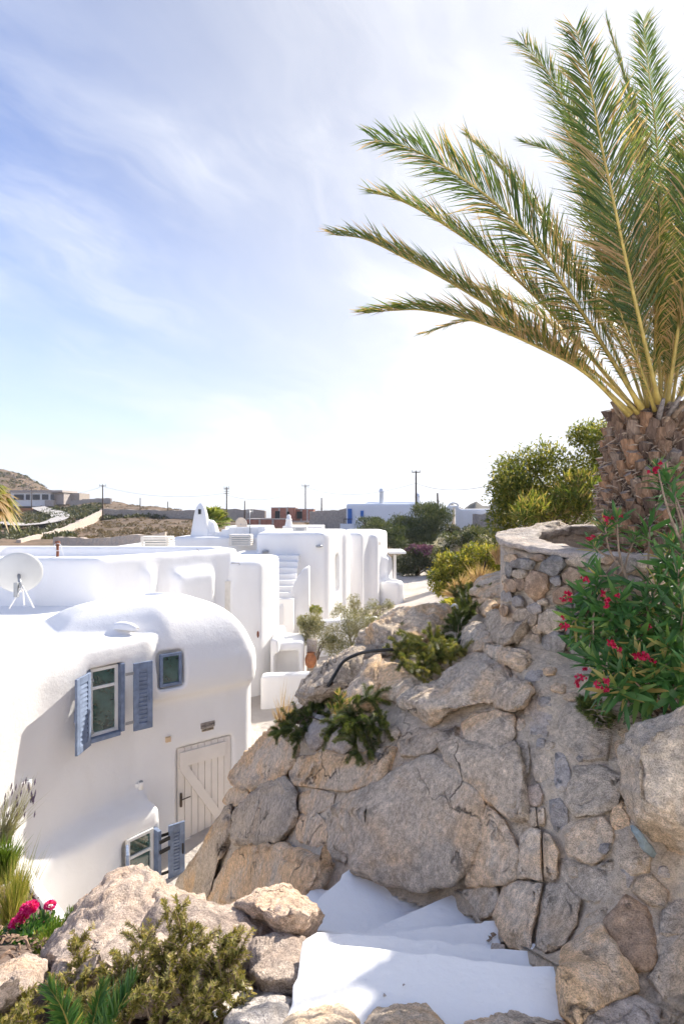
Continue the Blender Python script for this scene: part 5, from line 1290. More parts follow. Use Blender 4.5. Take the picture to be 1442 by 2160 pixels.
MB().lathe([(.28, -.55), (.26, 0), (.2, .3), (.22, .32), (.22, .38), (.14, .42), (.15, .6), (.1, .66), (.02, .7)], P(609, 1106, 40.3), 14).build('chimney', M['plaster_far'], sc_, True)
# white garden wall with arched gate
gw = empty('garden_wall', P(960, 1115, 57)); tag(gw, 'white garden wall with an arched gateway right of the pines', 'wall')
soften('wall_body', [bxm(P(905, 0, 57).x, P(944, 0, 57).x, 57, 57.5, -4, P(0, 1071, 57).z), bxm(P(944, 0, 57).x, P(968, 0, 57).x, 57, 57.6, -4, P(0, 1066, 57).z), bxm(P(967, 0, 57).x, P(1060, 0, 57).x, 57.02, 57.5, -4, P(0, 1073, 57).z)],
       [bxm(P(954, 0, 57).x, P(960, 0, 57).x, 56, 58.5, -5, P(0, 1070, 57).z)], M['plaster_far'], gw, .12, 3)
MB().tube([P(946+10*(1-math.cos(t)), 1068-7*math.sin(t), 57.2) for t in np.linspace(0, math.pi, 12)], .10, 6).build('arch', M['plaster_far'], gw, True)
# hill behind the wall, right
island([(850,1076),(900,1075),(1000,1064),(1060,1060),(1200,1062),(1350,1075)], 330, 9)
# power poles and wires
POLES = [(217,1022,1082,105,'pole with a short crossbar left of the brown field wall'),(478,1027,1085,100,'tall pole with many insulators behind the fan palm'),(644,1022,1072,110,'pole with a wide crossbar behind the brick shell'),(877,993,1062,70,'tallest pole, standing behind the blue-shuttered house'),(922,1040,1072,66,'short leaning bare pole right of the tallest one'),(67,1027,1085,150,'pole in front of the modern hillside house'),(296,1050,1082,130,'thin bare pole on the field wall'),(516,1056,1090,105,'thin grey pole between the fan palm and the brick shell'),(678,1050,1090,92,'slim pole beside the tall stone wall'),(354,1058,1080,135,'small far pole left of the fan palm')]
for px, y0, y1, d, lb in POLES:
    r_ = empty('power_pole', P(px, y1+12, d)); tag(r_, lb, 'power pole', 'power poles on the skyline')
    lean = 2 if px == 922 else 0
    MB().tube([P(px+lean, y1+14, d), P(px, y0, d)], [.13, .10], 7).build('pole', M['wood_pole'], r_, True)
    if px in (217, 478, 644, 877, 67):
        w = {217: 7, 478: 6, 644: 8, 877: 9, 67: 5}[px]
        MB().tube([P(px-w, y0+3, d-.1), P(px+w, y0+3, d-.1)], .06, 6).build('crossbar', M['wood_pole'], r_)
        for k in (-1, 0, 1): MB().tube([P(px+k*(w-1), y0+3, d-.1), P(px+k*(w-1), y0-1.5, d-.1)], .05, 6).build('insulator', M['steel'], r_)
        if px == 478:
            for j in (6, 10, 14): MB().tube([P(px-w, y0+j, d-.1), P(px+w, y0+j, d-.1)], .04, 5).build('crossbar', M['wood_pole'], r_)
def wire(a, b, sag, label):
    A, Bv = P(*a), P(*b); pts_ = [A.lerp(Bv, k/20)-Vector((0, 0, sag*4*(k/20)*(1-k/20))) for k in range(21)]
    tag(MB().tube(pts_, .022, 4).build('power_line', M['wire'], None, True), label, 'power line', 'power lines')
wire((217,1026,105), (478,1040,100), 1.2, 'power line between the left pole and the insulator pole')
wire((478,1044,100), (644,1026,110), 1.6, 'power line between the insulator pole and the brick shell pole')
wire((644,1026,110), (877,1019,70), 1.5, 'power line from the brick shell pole to the tallest pole')
wire((877,1019,70), (1100,1005,40), .9, 'power line from the tallest pole to the big shrub')
wire((67,1030,150), (217,1026,105), 1.6, 'power line from the modern house pole to the left pole')
# ------------------------------------------------------------------ plants
def leaves(cen, dirs, nrm, ln, wd, tone, fold=.25):
    """folded lance-shaped leaves, four corners each"""
    cen = np.asarray(cen, float); dirs = dirs/np.maximum(np.linalg.norm(dirs, axis=1, keepdims=True), 1e-9)
    sd = np.cross(dirs, nrm); sd /= np.maximum(np.linalg.norm(sd, axis=1, keepdims=True), 1e-9); up = np.cross(sd, dirs)
    ln = np.broadcast_to(ln, len(cen))[:, None]; wd = np.broadcast_to(wd, len(cen))[:, None]
    b = cen; t = cen+dirs*ln; m = cen+dirs*ln*.45
    l = m+sd*wd*.5+up*wd*fold; r_ = m-sd*wd*.5+up*wd*fold
    V = np.stack([b, l, t, r_], 1).reshape(-1, 3); k = np.arange(len(cen))*4
    F = np.concatenate([np.stack([k, k+2, k+1], 1), np.stack([k, k+3, k+2], 1)])
    return V, F, np.repeat(np.broadcast_to(tone, len(cen)), 4)
def unit(n, r=rng):
    v = r.normal(size=(n, 3)); return v/np.linalg.norm(v, axis=1, keepdims=True)
def clumps(spec, n, seed, shell=.55):
    """points through a set of ellipsoids (centre, radii), denser to their outside"""
    r = np.random.default_rng(seed); w = np.array([s[1][0]*s[1][1]*s[1][2] for s in spec])**.7; w /= w.sum(); out = []; ax = []
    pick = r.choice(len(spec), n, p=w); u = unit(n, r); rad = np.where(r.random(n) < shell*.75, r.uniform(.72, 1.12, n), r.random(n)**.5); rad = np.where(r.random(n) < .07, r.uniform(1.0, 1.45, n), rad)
    c = np.array([np.array(s[0]) for s in spec])[pick]; R3 = np.array([s[1] for s in spec])[pick]
    return c+u*R3*rad[:, None], u, pick, rad
def subspec(c, r, k, seed, size=.42, flatz=1.0):
    rr = np.random.default_rng(seed); out = []
    for u in unit(k, rr):
        s = size*rr.uniform(.6, 1.25)
        out.append((np.array(c)+u*np.array(r)*rr.uniform(.45, .85), np.array(r)*s*np.array([1, 1, flatz])))
    return out
def bush(name, label, cat, base, spec, n, ln, wd, mat, seed, tone=(.0, .7), group=None, stems=6, trunk_r=.03, upright=.2, shell=.55, dry=.03, stem_mat='bark', part='crown'):
    root = empty(name, base); tag(root, label, cat, group); r = np.random.default_rng(seed+7)
    p, u, pick, rad = clumps(spec, n, seed, shell)
    d = u*.6+unit(n, r)*.8+np.array([0, 0, upright])
    ct = r.uniform(-.18, .18, len(spec))[pick]
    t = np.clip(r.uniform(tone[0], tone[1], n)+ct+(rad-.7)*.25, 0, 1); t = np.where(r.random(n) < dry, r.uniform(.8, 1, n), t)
    V, F, T = leaves(p, d, unit(n, r)*.7+np.array([0, -.3, .8]), ln*r.uniform(.7, 1.25, n), wd*r.uniform(.8, 1.2, n), t)
    obj(part, V, F, M[mat], root, False, T)
    m = MB(); base = Vector(base)
    for k in range(stems):
        c = Vector(spec[(k*3) % len(spec)][0]); b0 = base+Vector((r.normal()*.04, r.normal()*.04, 0))*(c-base).length
        mid = b0.lerp(c, .5)+Vector(r.normal(size=3)*.06*(c-base).length)
        m.tube(catmull([b0, mid, c], 9), [trunk_r*(1-.085*i) for i in range(9)], 6)
        for j in range(3):
            e = c+Vector(np.clip(r.normal(size=3), -1, 1))*Vector(spec[(k*3) % len(spec)][1]).length*.28; m.tube([mid.lerp(c, .6), mid.lerp(e, .8), e], [trunk_r*.45, trunk_r*.3, trunk_r*.12], 5)
    m.build('trunk' if stems == 1 else 'stems', M[stem_mat], root, True)
    return root
def sp(px, py, d, rx, ry, rz): return (np.array(P(px, py, d)[:]), np.array([rx, ry, rz]))
def grow(c_list, k, seed, size=.45):
    out = []
    for i, (c, r) in enumerate(c_list): out += subspec(c, r, k, seed+i, size)
    return out
# big shrub left of the trunk
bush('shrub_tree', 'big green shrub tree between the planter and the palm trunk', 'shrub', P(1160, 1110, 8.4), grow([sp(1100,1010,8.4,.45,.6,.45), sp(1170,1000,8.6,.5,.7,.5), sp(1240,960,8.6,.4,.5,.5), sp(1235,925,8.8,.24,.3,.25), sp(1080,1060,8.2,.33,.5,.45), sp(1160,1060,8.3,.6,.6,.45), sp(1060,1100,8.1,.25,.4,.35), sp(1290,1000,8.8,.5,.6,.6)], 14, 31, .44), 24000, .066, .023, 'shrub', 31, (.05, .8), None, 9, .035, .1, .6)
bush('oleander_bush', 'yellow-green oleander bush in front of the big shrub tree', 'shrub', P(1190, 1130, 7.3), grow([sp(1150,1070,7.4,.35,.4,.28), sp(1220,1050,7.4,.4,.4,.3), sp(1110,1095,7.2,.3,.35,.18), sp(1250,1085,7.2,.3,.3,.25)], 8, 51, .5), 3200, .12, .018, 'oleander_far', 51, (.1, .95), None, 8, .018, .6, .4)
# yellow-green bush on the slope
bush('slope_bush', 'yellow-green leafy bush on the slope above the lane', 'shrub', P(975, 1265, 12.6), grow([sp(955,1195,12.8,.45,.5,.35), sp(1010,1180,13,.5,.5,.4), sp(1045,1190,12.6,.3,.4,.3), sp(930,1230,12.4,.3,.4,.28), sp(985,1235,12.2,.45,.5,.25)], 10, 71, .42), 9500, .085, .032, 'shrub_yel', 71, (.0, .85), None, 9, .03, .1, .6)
# pines
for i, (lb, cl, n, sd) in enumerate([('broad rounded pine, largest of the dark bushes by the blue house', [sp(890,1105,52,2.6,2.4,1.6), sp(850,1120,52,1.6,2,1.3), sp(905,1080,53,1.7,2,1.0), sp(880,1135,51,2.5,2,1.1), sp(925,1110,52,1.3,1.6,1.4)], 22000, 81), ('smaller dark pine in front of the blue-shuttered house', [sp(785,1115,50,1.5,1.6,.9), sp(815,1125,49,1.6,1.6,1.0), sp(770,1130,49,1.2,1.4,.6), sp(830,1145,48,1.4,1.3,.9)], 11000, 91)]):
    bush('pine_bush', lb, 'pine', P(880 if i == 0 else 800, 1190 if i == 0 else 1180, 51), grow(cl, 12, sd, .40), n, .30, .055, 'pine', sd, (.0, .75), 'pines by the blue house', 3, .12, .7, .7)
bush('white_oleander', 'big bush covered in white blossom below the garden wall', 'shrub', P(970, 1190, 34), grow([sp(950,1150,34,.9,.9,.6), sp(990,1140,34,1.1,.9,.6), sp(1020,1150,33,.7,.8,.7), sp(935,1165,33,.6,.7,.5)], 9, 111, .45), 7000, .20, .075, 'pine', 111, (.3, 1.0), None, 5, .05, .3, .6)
wo = clumps(grow([sp(945,1150,33.8,.9,.8,.6), sp(985,1138,33.8,1.05,.8,.6), sp(1015,1150,33,.6,.7,.6), sp(935,1165,33,.5,.6,.45)], 16, 113, .34), 2600, 5, .9)
r5 = np.random.default_rng(77)
def flowers_on(parent, pts, size, mat, part='blossom', seed=1, tn=(0, .8)):
    r = np.random.default_rng(seed); n = len(pts); V, F, T = leaves(np.repeat(pts, 4, 0)+r.normal(size=(n*4, 3))*size*.25, unit(n*4, r), unit(n*4, r), size*r.uniform(.7, 1.2, n*4), size*.8, np.repeat(r.uniform(*tn, n), 4))
    return tag(obj(part, V, F, M[mat], parent, False, T), kind='stuff')
flowers_on(bpy.data.objects['white_oleander'], wo[0], .075, 'whiteflower', seed=3)
pb = bush('purple_oleander', 'dark hedge bush with purple blossom at the end of the lane', 'shrub', P(880, 1215, 44), grow([sp(880,1170,44,1.5,1,.9), sp(920,1165,43,1.2,1,.9), sp(870,1195,44,1.5,1,.8), sp(925,1195,43,1.2,1,.8), sp(845,1180,46,.8,1,1.1)], 9, 121, .42), 9000, .22, .07, 'scrub', 121, (.0, .7), None, 5, .06, .3, .6)
flowers_on(pb, clumps(grow([sp(880,1158,43.4,1.1,.6,.45), sp(905,1160,42.6,.9,.6,.4)], 16, 123, .3), 700, 6, 1.0)[0], .09, 'purple', seed=4)
flowers_on(pb, clumps(grow([sp(925,1172,42.4,.5,.4,.5)], 6, 124, .4), 160, 8, 1.0)[0], .12, 'whiteflower', seed=5)
bush('low_shrub', 'dark low shrub left of the white blossom', 'shrub', P(985, 1130, 45), grow([sp(960,1122,46,1.0,1,.5), sp(1010,1118,46,1.2,1,.5), sp(1040,1128,44,1.0,1,.6)], 8, 131, .45), 4000, .25, .08, 'scrub', 131, (.1, .8), None, 4, .05, .3, .6)
# olives by the jar
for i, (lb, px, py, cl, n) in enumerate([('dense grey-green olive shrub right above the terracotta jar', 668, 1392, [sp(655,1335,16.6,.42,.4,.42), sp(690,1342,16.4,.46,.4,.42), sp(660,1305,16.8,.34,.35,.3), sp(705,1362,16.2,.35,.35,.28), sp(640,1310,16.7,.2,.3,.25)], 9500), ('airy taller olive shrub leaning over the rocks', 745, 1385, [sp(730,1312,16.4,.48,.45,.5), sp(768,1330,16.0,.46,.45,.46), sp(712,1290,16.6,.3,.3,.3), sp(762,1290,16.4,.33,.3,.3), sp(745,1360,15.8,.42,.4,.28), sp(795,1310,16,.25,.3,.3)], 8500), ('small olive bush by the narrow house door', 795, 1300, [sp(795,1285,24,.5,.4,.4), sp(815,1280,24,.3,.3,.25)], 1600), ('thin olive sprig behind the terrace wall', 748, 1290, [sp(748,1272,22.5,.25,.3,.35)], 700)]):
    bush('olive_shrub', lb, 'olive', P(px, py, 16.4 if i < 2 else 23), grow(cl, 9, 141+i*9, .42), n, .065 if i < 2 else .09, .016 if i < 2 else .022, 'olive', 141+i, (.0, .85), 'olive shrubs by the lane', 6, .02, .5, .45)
bush('green_cushion', 'small green cushion plant at the foot of the stair house', 'plant', P(658, 1292, 20.5), [sp(650,1288,20.5,.18,.2,.1), sp(664,1286,20.5,.2,.2,.13), sp(672,1289,20.5,.12,.15,.08)], 900, .07, .03, 'shrub', 161, (.2, .8), None, 3, .01, .5)
# fan palm behind the pointed chimney and dry fan leaves at the left edge
def fan_palm(name, label, base, crown, nl, R_, mat_t, seed, droop=.2, stalk=.5):
    root = empty(name, base); tag(root, label, 'fan palm'); r = np.random.default_rng(seed); crown = Vector(crown); base = Vector(base)
    if (crown-base).length > .05: MB().tube([base, base.lerp(crown, .5), crown], [R_*.16, R_*.14, R_*.12], 9).build('trunk', M['fibre'], root, True)
    for k in range(nl):
        a = 2*math.pi*k/nl*1.0+r.normal()*.25; el = r.uniform(-.35, 1.25); st = Vector((math.cos(a)*math.cos(el), math.sin(a)*math.cos(el), math.sin(el)))
        c = crown+st*R_*stalk; side = st.cross(Vector((0, 0, 1))).normalized(); upv = side.cross(st)
        V = []; F = []; T = []; nb = 19; tn0 = r.uniform(*mat_t)
        for j in range(nb):
            ph = (j/(nb-1)-.5)*R(250); dr = (st*math.cos(ph)+side*math.sin(ph)); l = R_*.62*(.75+.25*math.cos(ph))
            w = R_*.052; s_ = dr.cross(upv).normalized(); mid = c+dr*l*.55+upv*.03*R_; tip = c+dr*l+Vector((0, 0, -droop*l*r.uniform(.5, 1.4))); b = len(V)
            V += [c, mid-s_*w+upv*w*.3, mid+s_*w+upv*w*.3, tip, mid]; F += [(b, b+4, b+1), (b, b+2, b+4), (b+1, b+4, b+3), (b+4, b+2, b+3)]; T += [tn0, tn0, tn0, min(1, tn0+.25), tn0]
        q = MB().tube([crown, crown.lerp(c, .5)+Vector((0, 0, .02)), c], R_*.014, 5).build('leaf', M['palm_stalk'], root, True)
        obj('blade', V, np.array(F), M['fanleaf'], q, False, T)
M['fanleaf'] = leaf_mat('fan_leaf', [(0, (.05, .10, .02)), (.35, (.14, .20, .035)), (.6, (.30, .30, .09)), (.8, (.42, .30, .15)), (1, (.45, .32, .2))], .38)
fan_palm('fan_palm', 'bright green fan palm behind the pointed chimney', P(450, 1170, 29), P(450, 1106, 29), 26, 1.05, (.1, .5), 171)
fan_palm('fan_palm', 'fan palm with drooping straw-coloured leaves cut by the left edge', P(-52, 1200, 22), P(-52, 1072, 22), 44, 1.55, (.35, 1.0), 172, .55)
M['fieldgrass'] = leaf_mat('field_grass', G3((.10, .08, .05), (.16, .12, .075), (.22, .165, .10), (.28, .22, .14)), .2)
M['hillrock'] = leaf_mat('hill_rock', G3((.20, .17, .15), (.27, .235, .205), (.34, .30, .265), (.38, .34, .30)), .0, .95, .1)
# scrub on fields and hillside
def scatter(name, label, boxes, n, size, mat, seed, per=26):
    r = np.random.default_rng(seed); C = []; S = []
    for (u0, u1, d0, d1, w) in boxes:
        k = int(n*w); u = r.uniform(u0, u1, k); d = np.exp(r.uniform(math.log(d0), math.log(d1), k)); x, y = u*d, d; C.append(np.stack([x, y, gz(x, y)], 1)); S.append(np.full(k, size)*r.uniform(.5, 1.5, k))
    C = np.concatenate(C); S = np.concatenate(S); c = np.repeat(C, per, 0); s = np.repeat(S, per)[:, None]; u = unit(len(c), r); u[:, 2] = np.abs(u[:, 2])
    p = c+u*s*np.array([1, 1, .65])*r.uniform(.5, 1, (len(c), 1)); tn = np.repeat(r.uniform(0, .7, len(C)), per)+r.uniform(0, .3, len(c))
    V, F, T = leaves(p, u+unit(len(c), r)*.7, unit(len(c), r), s[:, 0]*.75, s[:, 0]*.34, np.clip(tn, 0, 1))
    tag(obj(name, V, F, M[mat], None, False, T), label, 'scrub', kind='stuff')
scatter('field_scrub', 'low dry scrub dotted over the brown fields and hillside', [(-.5, -.26, 62, 118, .4), (-.62, -.28, 125, 230, .5), (-.1, .12, 60, 110, .12)], 900, .38, 'fieldgrass', 181)
scatter('dark_scrub', 'dark green scrub filling the valley below the hillside house', [(-.62, -.47, 78, 122, .22), (-.53, -.425, 126, 170, .35), (-.62, -.5, 124, 180, .2), (-.62, -.5, 205, 290, .35), (-.43, -.27, 119, 124, .12)], 560, .75, 'scrub', 182, 34)
scatter('hill_rocks', 'pale rocks and dry tussocks strewn over the far left hill', [(-.66, -.45, 230, 300, 1.0)], 420, .8, 'hillrock', 186, 12)
scatter('slope_scrub', 'low scrub on the slope behind the planter', [(.18, .5, 15, 45, 1.0)], 150, .3, 'shrub_yel', 183, 60)
# needle-leaved shrubs
def needles(curves, per_m, ln, wd, seed, tone=(0, .8), spread=.9, tips=.4):
    r = np.random.default_rng(seed); P_, D_, N_, T_ = [], [], [], []
    for C in curves:
        C = np.array([c[:] for c in C]); seg = np.linalg.norm(np.diff(C, axis=0), axis=1); L_ = seg.sum(); n = max(6, int(L_*per_m))
        t = np.sort(r.random(n)); cum = np.concatenate([[0], np.cumsum(seg)])/L_
        p = np.stack([np.interp(t, cum, C[:, k]) for k in range(3)], 1); i = np.clip(np.searchsorted(cum, t)-1, 0, len(seg)-1); tg = (C[i+1]-C[i])/seg[i][:, None]
        o = unit(n, r); o -= (o*tg).sum(1, keepdims=True)*tg; o /= np.linalg.norm(o, axis=1, keepdims=True)
        P_.append(p); D_.append(tg*.55+o*spread); N_.append(np.cross(tg, o)*.3+tg); b = r.uniform(-.12, .12)
        T_.append(np.clip(r.uniform(tone[0], tone[1], n)+b+(t-.5)*tips, 0, 1))
    P_, D_, N_, T_ = map(np.concatenate, (P_, D_, N_, T_)); n = len(P_)
    return leaves(P_, D_, N_, ln*r.uniform(.6, 1.2, n), wd, T_, .1)
def branchy(name, label, cat, base_pts, tips, mat, per_m, ln, wd, seed, group=None, arch=.25, wob=.08, sub=5, tone=(0, .8), stem_r=.006):
    """woody stems reaching from the base to each tip, with side twigs, all clothed in needles"""
    r = np.random.default_rng(seed); root = empty(name, base_pts[0]); tag(root, label, cat, group); curves = []; m = MB()
    for k, tp in enumerate(tips):
        b = Vector(base_pts[k % len(base_pts)]); tp = Vector(tp); l = (tp-b).length
        mid = b.lerp(tp, .5)+Vector((r.normal()*wob, r.normal()*wob, arch*.5+r.normal()*wob*.5))*l
        C = catmull([b, mid, tp], 14); m.tube(C, [stem_r*(1-.06*i) for i in range(14)], 5); curves.append(C[4:])
        for j in range(sub):
            s0 = C[r.integers(4, 13)]; dr = (tp-b).normalized()*.6+Vector(r.normal(size=3)*.7)+Vector((0, 0, .35)); e = s0+dr.normalized()*l*r.uniform(.15, .34)
            mm_ = s0.lerp(e, .5)+Vector((0, 0, .04*l)); c2 = catmull([s0, mm_, e], 7); m.tube(c2, stem_r*.4, 4); curves.append(c2)
    m.build('stems', M['twig'], root, True)
    V, F, T = needles(curves, per_m, ln, wd, seed, tone); obj('foliage', V, F, M[mat], root, False, T)
    return root
# foreground rosemary
tips = [(150,2000,2.30),(160,1985,2.34),(215,2030,2.2),(250,2010,2.22),(280,1990,2.25),(305,1965,2.25),(300,1955,2.2),(350,1925,2.3),(375,1912,2.3),(412,1945,2.28),(400,1960,2.26),(350,1985,2.22),(330,2000,2.2),(430,1985,2.22),(470,1975,2.2),(515,1960,2.2),(500,1990,2.18),(515,2002,2.15),(495,2030,2.12),(515,2080,2.08),(515,2125,2.0),(480,2100,2.02),(450,2050,2.1),(420,2030,2.12),(390,2010,2.15),(300,2040,2.12),(260,2060,2.1),(220,2075,2.08),(180,2060,2.15),(140,2080,2.12),(110,2075,2.15),(80,2090,2.12),(50,2105,2.1),(20,2125,2.08),(-10,2140,2.05),(60,2140,2.0),(120,2130,2.0),(40,2120,2.02),(360,2060,2.05),(330,2090,2.0),(400,2090,2.0),(440,2110,1.98),(290,2100,1.98),(470,2060,2.08),(200,2110,2.0),(160,2115,2.0),(250,2120,1.97),(380,2130,1.95)]
br = [P(400, 2190, 2.05), P(330, 2200, 2.02), P(260, 2200, 2.02), P(160, 2210, 2.05), P(60, 2220, 2.05)]
def nearest(px): return min(br, key=lambda q: abs(q.x-P(px, 2100, 2.05).x))
tp = [P(*t) for t in tips]
bb = [nearest(t[0]) for t in tips]
branchy('rosemary_bush', 'olive-green rosemary bush sprawling over the boulder at bottom left', 'rosemary', bb, tp, 'rosemary', 1150, .021, .0046, 201, None, .22, .07, 9, (.0, .75), .006)
# arching dry stems
# trailing rosemary in the ledge pockets
def trail(lb, bases, tips_, seed, mat='trailing', per=2200, ln=.036, wd=.0034, arch=.15, sub=10, tone=(0, .6)):
    sh_ = .25 if seed < 217 else .05
    bases = [(a, b, c-sh_) for a, b, c in bases]; tips_ = [(a, b, c-sh_*1.3) for a, b, c in tips_]
    return branchy('trailing_rosemary', lb, 'rosemary', [P(*b) for b in bases], [P(*t) for t in tips_], mat, per, ln, wd, seed, 'trailing rosemary on the rocks', arch, .07, sub, tone, .005)
trail('trailing rosemary hanging over the pale ledge stones', [(735,1525,5.35),(760,1525,5.2),(790,1520,5.1),(720,1520,5.5)], [(680,1580,5.15),(684,1560,5.2),(705,1565,5.1),(750,1595,4.85),(765,1612,4.8),(780,1612,4.78),(788,1590,4.8),(770,1570,4.9),(745,1570,4.95),(720,1555,5.1),(800,1500,5.2),(820,1485,5.2),(780,1500,5.4),(800,1550,4.85),(826,1560,4.8),(740,1545,5.0),(760,1560,4.9),(790,1545,4.9),(690,1545,5.2),(812,1530,4.95),(700,1530,5.3)], 211, arch=.35, sub=3)
trail('trailing rosemary spilling left of the pale ledge stones', [(640,1535,6.0),(660,1510,6.1),(690,1495,6.2),(620,1545,6.4)], [(580,1555,6.4),(590,1530,6.5),(610,1510,6.5),(630,1500,6.4),(625,1560,6.0),(620,1580,5.9),(615,1570,6.0),(650,1480,6.4),(680,1465,6.4),(700,1470,6.3),(670,1490,6.2),(600,1545,6.3),(640,1525,6.1),(690,1510,6.0),(710,1500,6.0),(575,1545,6.6),(655,1500,6.3)], 212, sub=8)
trail('bright trailing rosemary behind the long grey boulder', [(860,1395,5.7),(900,1390,5.5),(930,1400,5.3)], [(815,1370,6.0),(830,1360,6.0),(850,1355,6.0),(880,1352,6.0),(895,1375,5.7),(905,1345,5.9),(840,1385,5.8),(870,1375,5.7),(900,1425,5.15),(898,1440,5.05),(915,1400,5.3),(935,1385,5.3),(950,1375,5.4),(925,1420,5.1),(880,1410,5.3),(960,1390,5.1),(980,1380,5.2),(885,1390,5.5)], 213, tone=(.2, .95))
trail('dark trailing rosemary beside the black hose', [(965,1355,5.7),(985,1310,6.0)], [(925,1350,5.9),(935,1330,6.1),(955,1310,6.3),(975,1290,6.3),(990,1270,6.3),(1000,1275,6.1),(970,1340,5.8),(990,1300,6.0),(960,1365,5.6),(1000,1290,6.0),(945,1355,5.7),(975,1320,6.0)], 214)
trail('rosemary on the upper rocks below the slope bush', [(985,1275,7.2),(1010,1265,7.0)], [(965,1275,7.4),(975,1255,7.6),(1000,1240,7.6),(1020,1248,7.2),(1040,1250,6.8),(985,1250,7.5),(1010,1250,7.2),(960,1265,7.6)], 215, tone=(.1, .8))
trail('dark sprig of rosemary on the ridge rock', [(845,1350,6.4)], [(840,1330,6.6),(848,1322,6.6),(835,1345,6.4),(850,1340,6.5),(862,1352,6.3)], 216)
trail('dark rosemary under the oleander', [(1240,1485,3.3),(1270,1505,3.2)], [(1225,1475,3.3),(1220,1490,3.25),(1245,1510,3.15),(1260,1525,3.1),(1280,1530,3.05),(1290,1515,3.1),(1235,1500,3.2),(1255,1485,3.3),(1275,1500,3.2)], 217)
# dry grass tufts
def tuft(name, label, cat, base, tips_, mat, n, seed, wd=.006, tone=(0, 1), group=None, arch=.1):
    r = np.random.default_rng(seed); root = empty(name, base); tag(root, label, cat, group); base = Vector(base); V = []; F = []; T = []
    for k in range(n):
        tpp = Vector(tips_[r.integers(len(tips_))]); l = (tpp-base).length; e = tpp+Vector(r.normal(size=3))*l*.13; b0 = base+Vector((r.normal(), r.normal(), 0))*l*.07
        m_ = b0.lerp(e, .55)+Vector((0, 0, arch*l)); C = catmull([b0, m_, e], 6); s_ = (e-b0).cross(Vector((r.normal(), r.normal(), .3))).normalized()*wd; tn = r.uniform(*tone); b = len(V)
        for i, c in enumerate(C): q = s_*(1-i/5.5); V += [c-q, c+q]; T += [tn, tn]
        for i in range(5): F.append((b+2*i, b+2*i+1, b+2*i+3, b+2*i+2))
    obj('blades', V, np.array(F), M[mat], root, False, T); return root
tuft('dry_grass', 'straw-coloured grass tuft above the upper rocks', 'grass', P(965, 1262, 9), [P(945,1235,9), P(960,1225,9), P(980,1215,9), P(1000,1225,9), P(935,1250,9)], 'drygrass', 260, 221, .008)
tuft('dry_grass', 'straw grass in front of the slope bush', 'grass', P(1010, 1250, 10.5), [P(990,1205,10.5), P(1015,1195,10.5), P(1035,1205,10.5), P(1050,1215,10.5)], 'drygrass', 300, 222, .008)
tuft('dry_grass', 'thin straw stalks at the left end of the ledge', 'grass', P(598, 1545, 6.8), [P(590,1480,6.8), P(606,1450,6.8), P(612,1470,6.8), P(580,1500,6.8), P(622,1490,6.8)], 'drygrass', 110, 223, .005)
tuft('dry_grass', 'tan grass behind the planter rim, by the slope bush', 'grass', P(1050, 1190, 8.0), [P(1035,1160,8), P(1055,1150,8), P(1068,1160,8)], 'drygrass', 160, 224, .006)
tuft('feather_grass', 'yellow feather grass at the left edge of the bed', 'grass', P(25, 1985, 4.6), [P(5,1870,4.6), P(30,1850,4.6), P(50,1840,4.7), P(58,1800,4.8), P(20,1900,4.5), P(42,1830,4.8)], 'grass', 620, 225, .0035, (.3, 1))
tuft('green_grass', 'bright green grass clump at the left edge', 'grass', P(10, 1860, 5.0), [P(-10,1790,5.0), P(10,1770,5.0), P(30,1780,5.0), P(45,1790,5.1), P(0,1800,4.9)], 'grass', 360, 226, .006, (0, .35))
tuft('blade_plant', 'blue-green blades cut by the left edge', 'plant', P(-20, 2010, 4.0), [P(5,1950,4.0), P(15,1960,4.0), P(-5,1940,4.0), P(10,1985,3.9)], 'grass', 40, 227, .012, (0, .15))
tuft('lavender', 'thin lavender stalks in front of the white wall at left', 'lavender', P(5, 1780, 5.2), [P(0,1690,5.2), P(20,1670,5.2), P(35,1665,5.2), P(45,1680,5.2), P(60,1660,5.2), P(70,1650,5.2), P(30,1700,5.2), P(60,1700,5.2), P(10,1720,5.2), P(50,1720,5.2)], 'lavender', 170, 228, .0035, (0, .5), None, .03)
lv = bpy.data.objects['lavender']; r = np.random.default_rng(4); V = []; F = []; m = MB()
for k in range(30):
    c = P(r.uniform(-5, 75), r.uniform(1650, 1730), 5.2); m.tube([c, c+Vector((.006, 0, .03)), c+Vector((.01, 0, .06))], [.003, .007, .002], 5)
tag(m.build('flower_spikes', plain('lavender_spike', (.15, .11, .17), .8), lv, True), kind='stuff')
bush('rosemary_clump', 'bright green ferny clump between the pink flowers and the boulder', 'plant', P(100, 2010, 3.6), [sp(100,1990,3.6,.06,.06,.05), sp(115,1975,3.6,.05,.05,.07), sp(92,2000,3.5,.05,.05,.05), sp(120,1960,3.7,.03,.03,.06)], 1500, .035, .006, 'grass', 231, (0, .4), None, 4, .004, 1.2)
bush('low_plant', 'small green sprigs where the white wall meets the big boulder', 'plant', P(146, 1970, 4.2), [sp(146,1945,4.2,.02,.02,.08), sp(138,1955,4.2,.02,.02,.05), sp(152,1935,4.2,.015,.02,.06)], 380, .04, .007, 'grass', 232, (0, .35), None, 3, .004, 1.0)
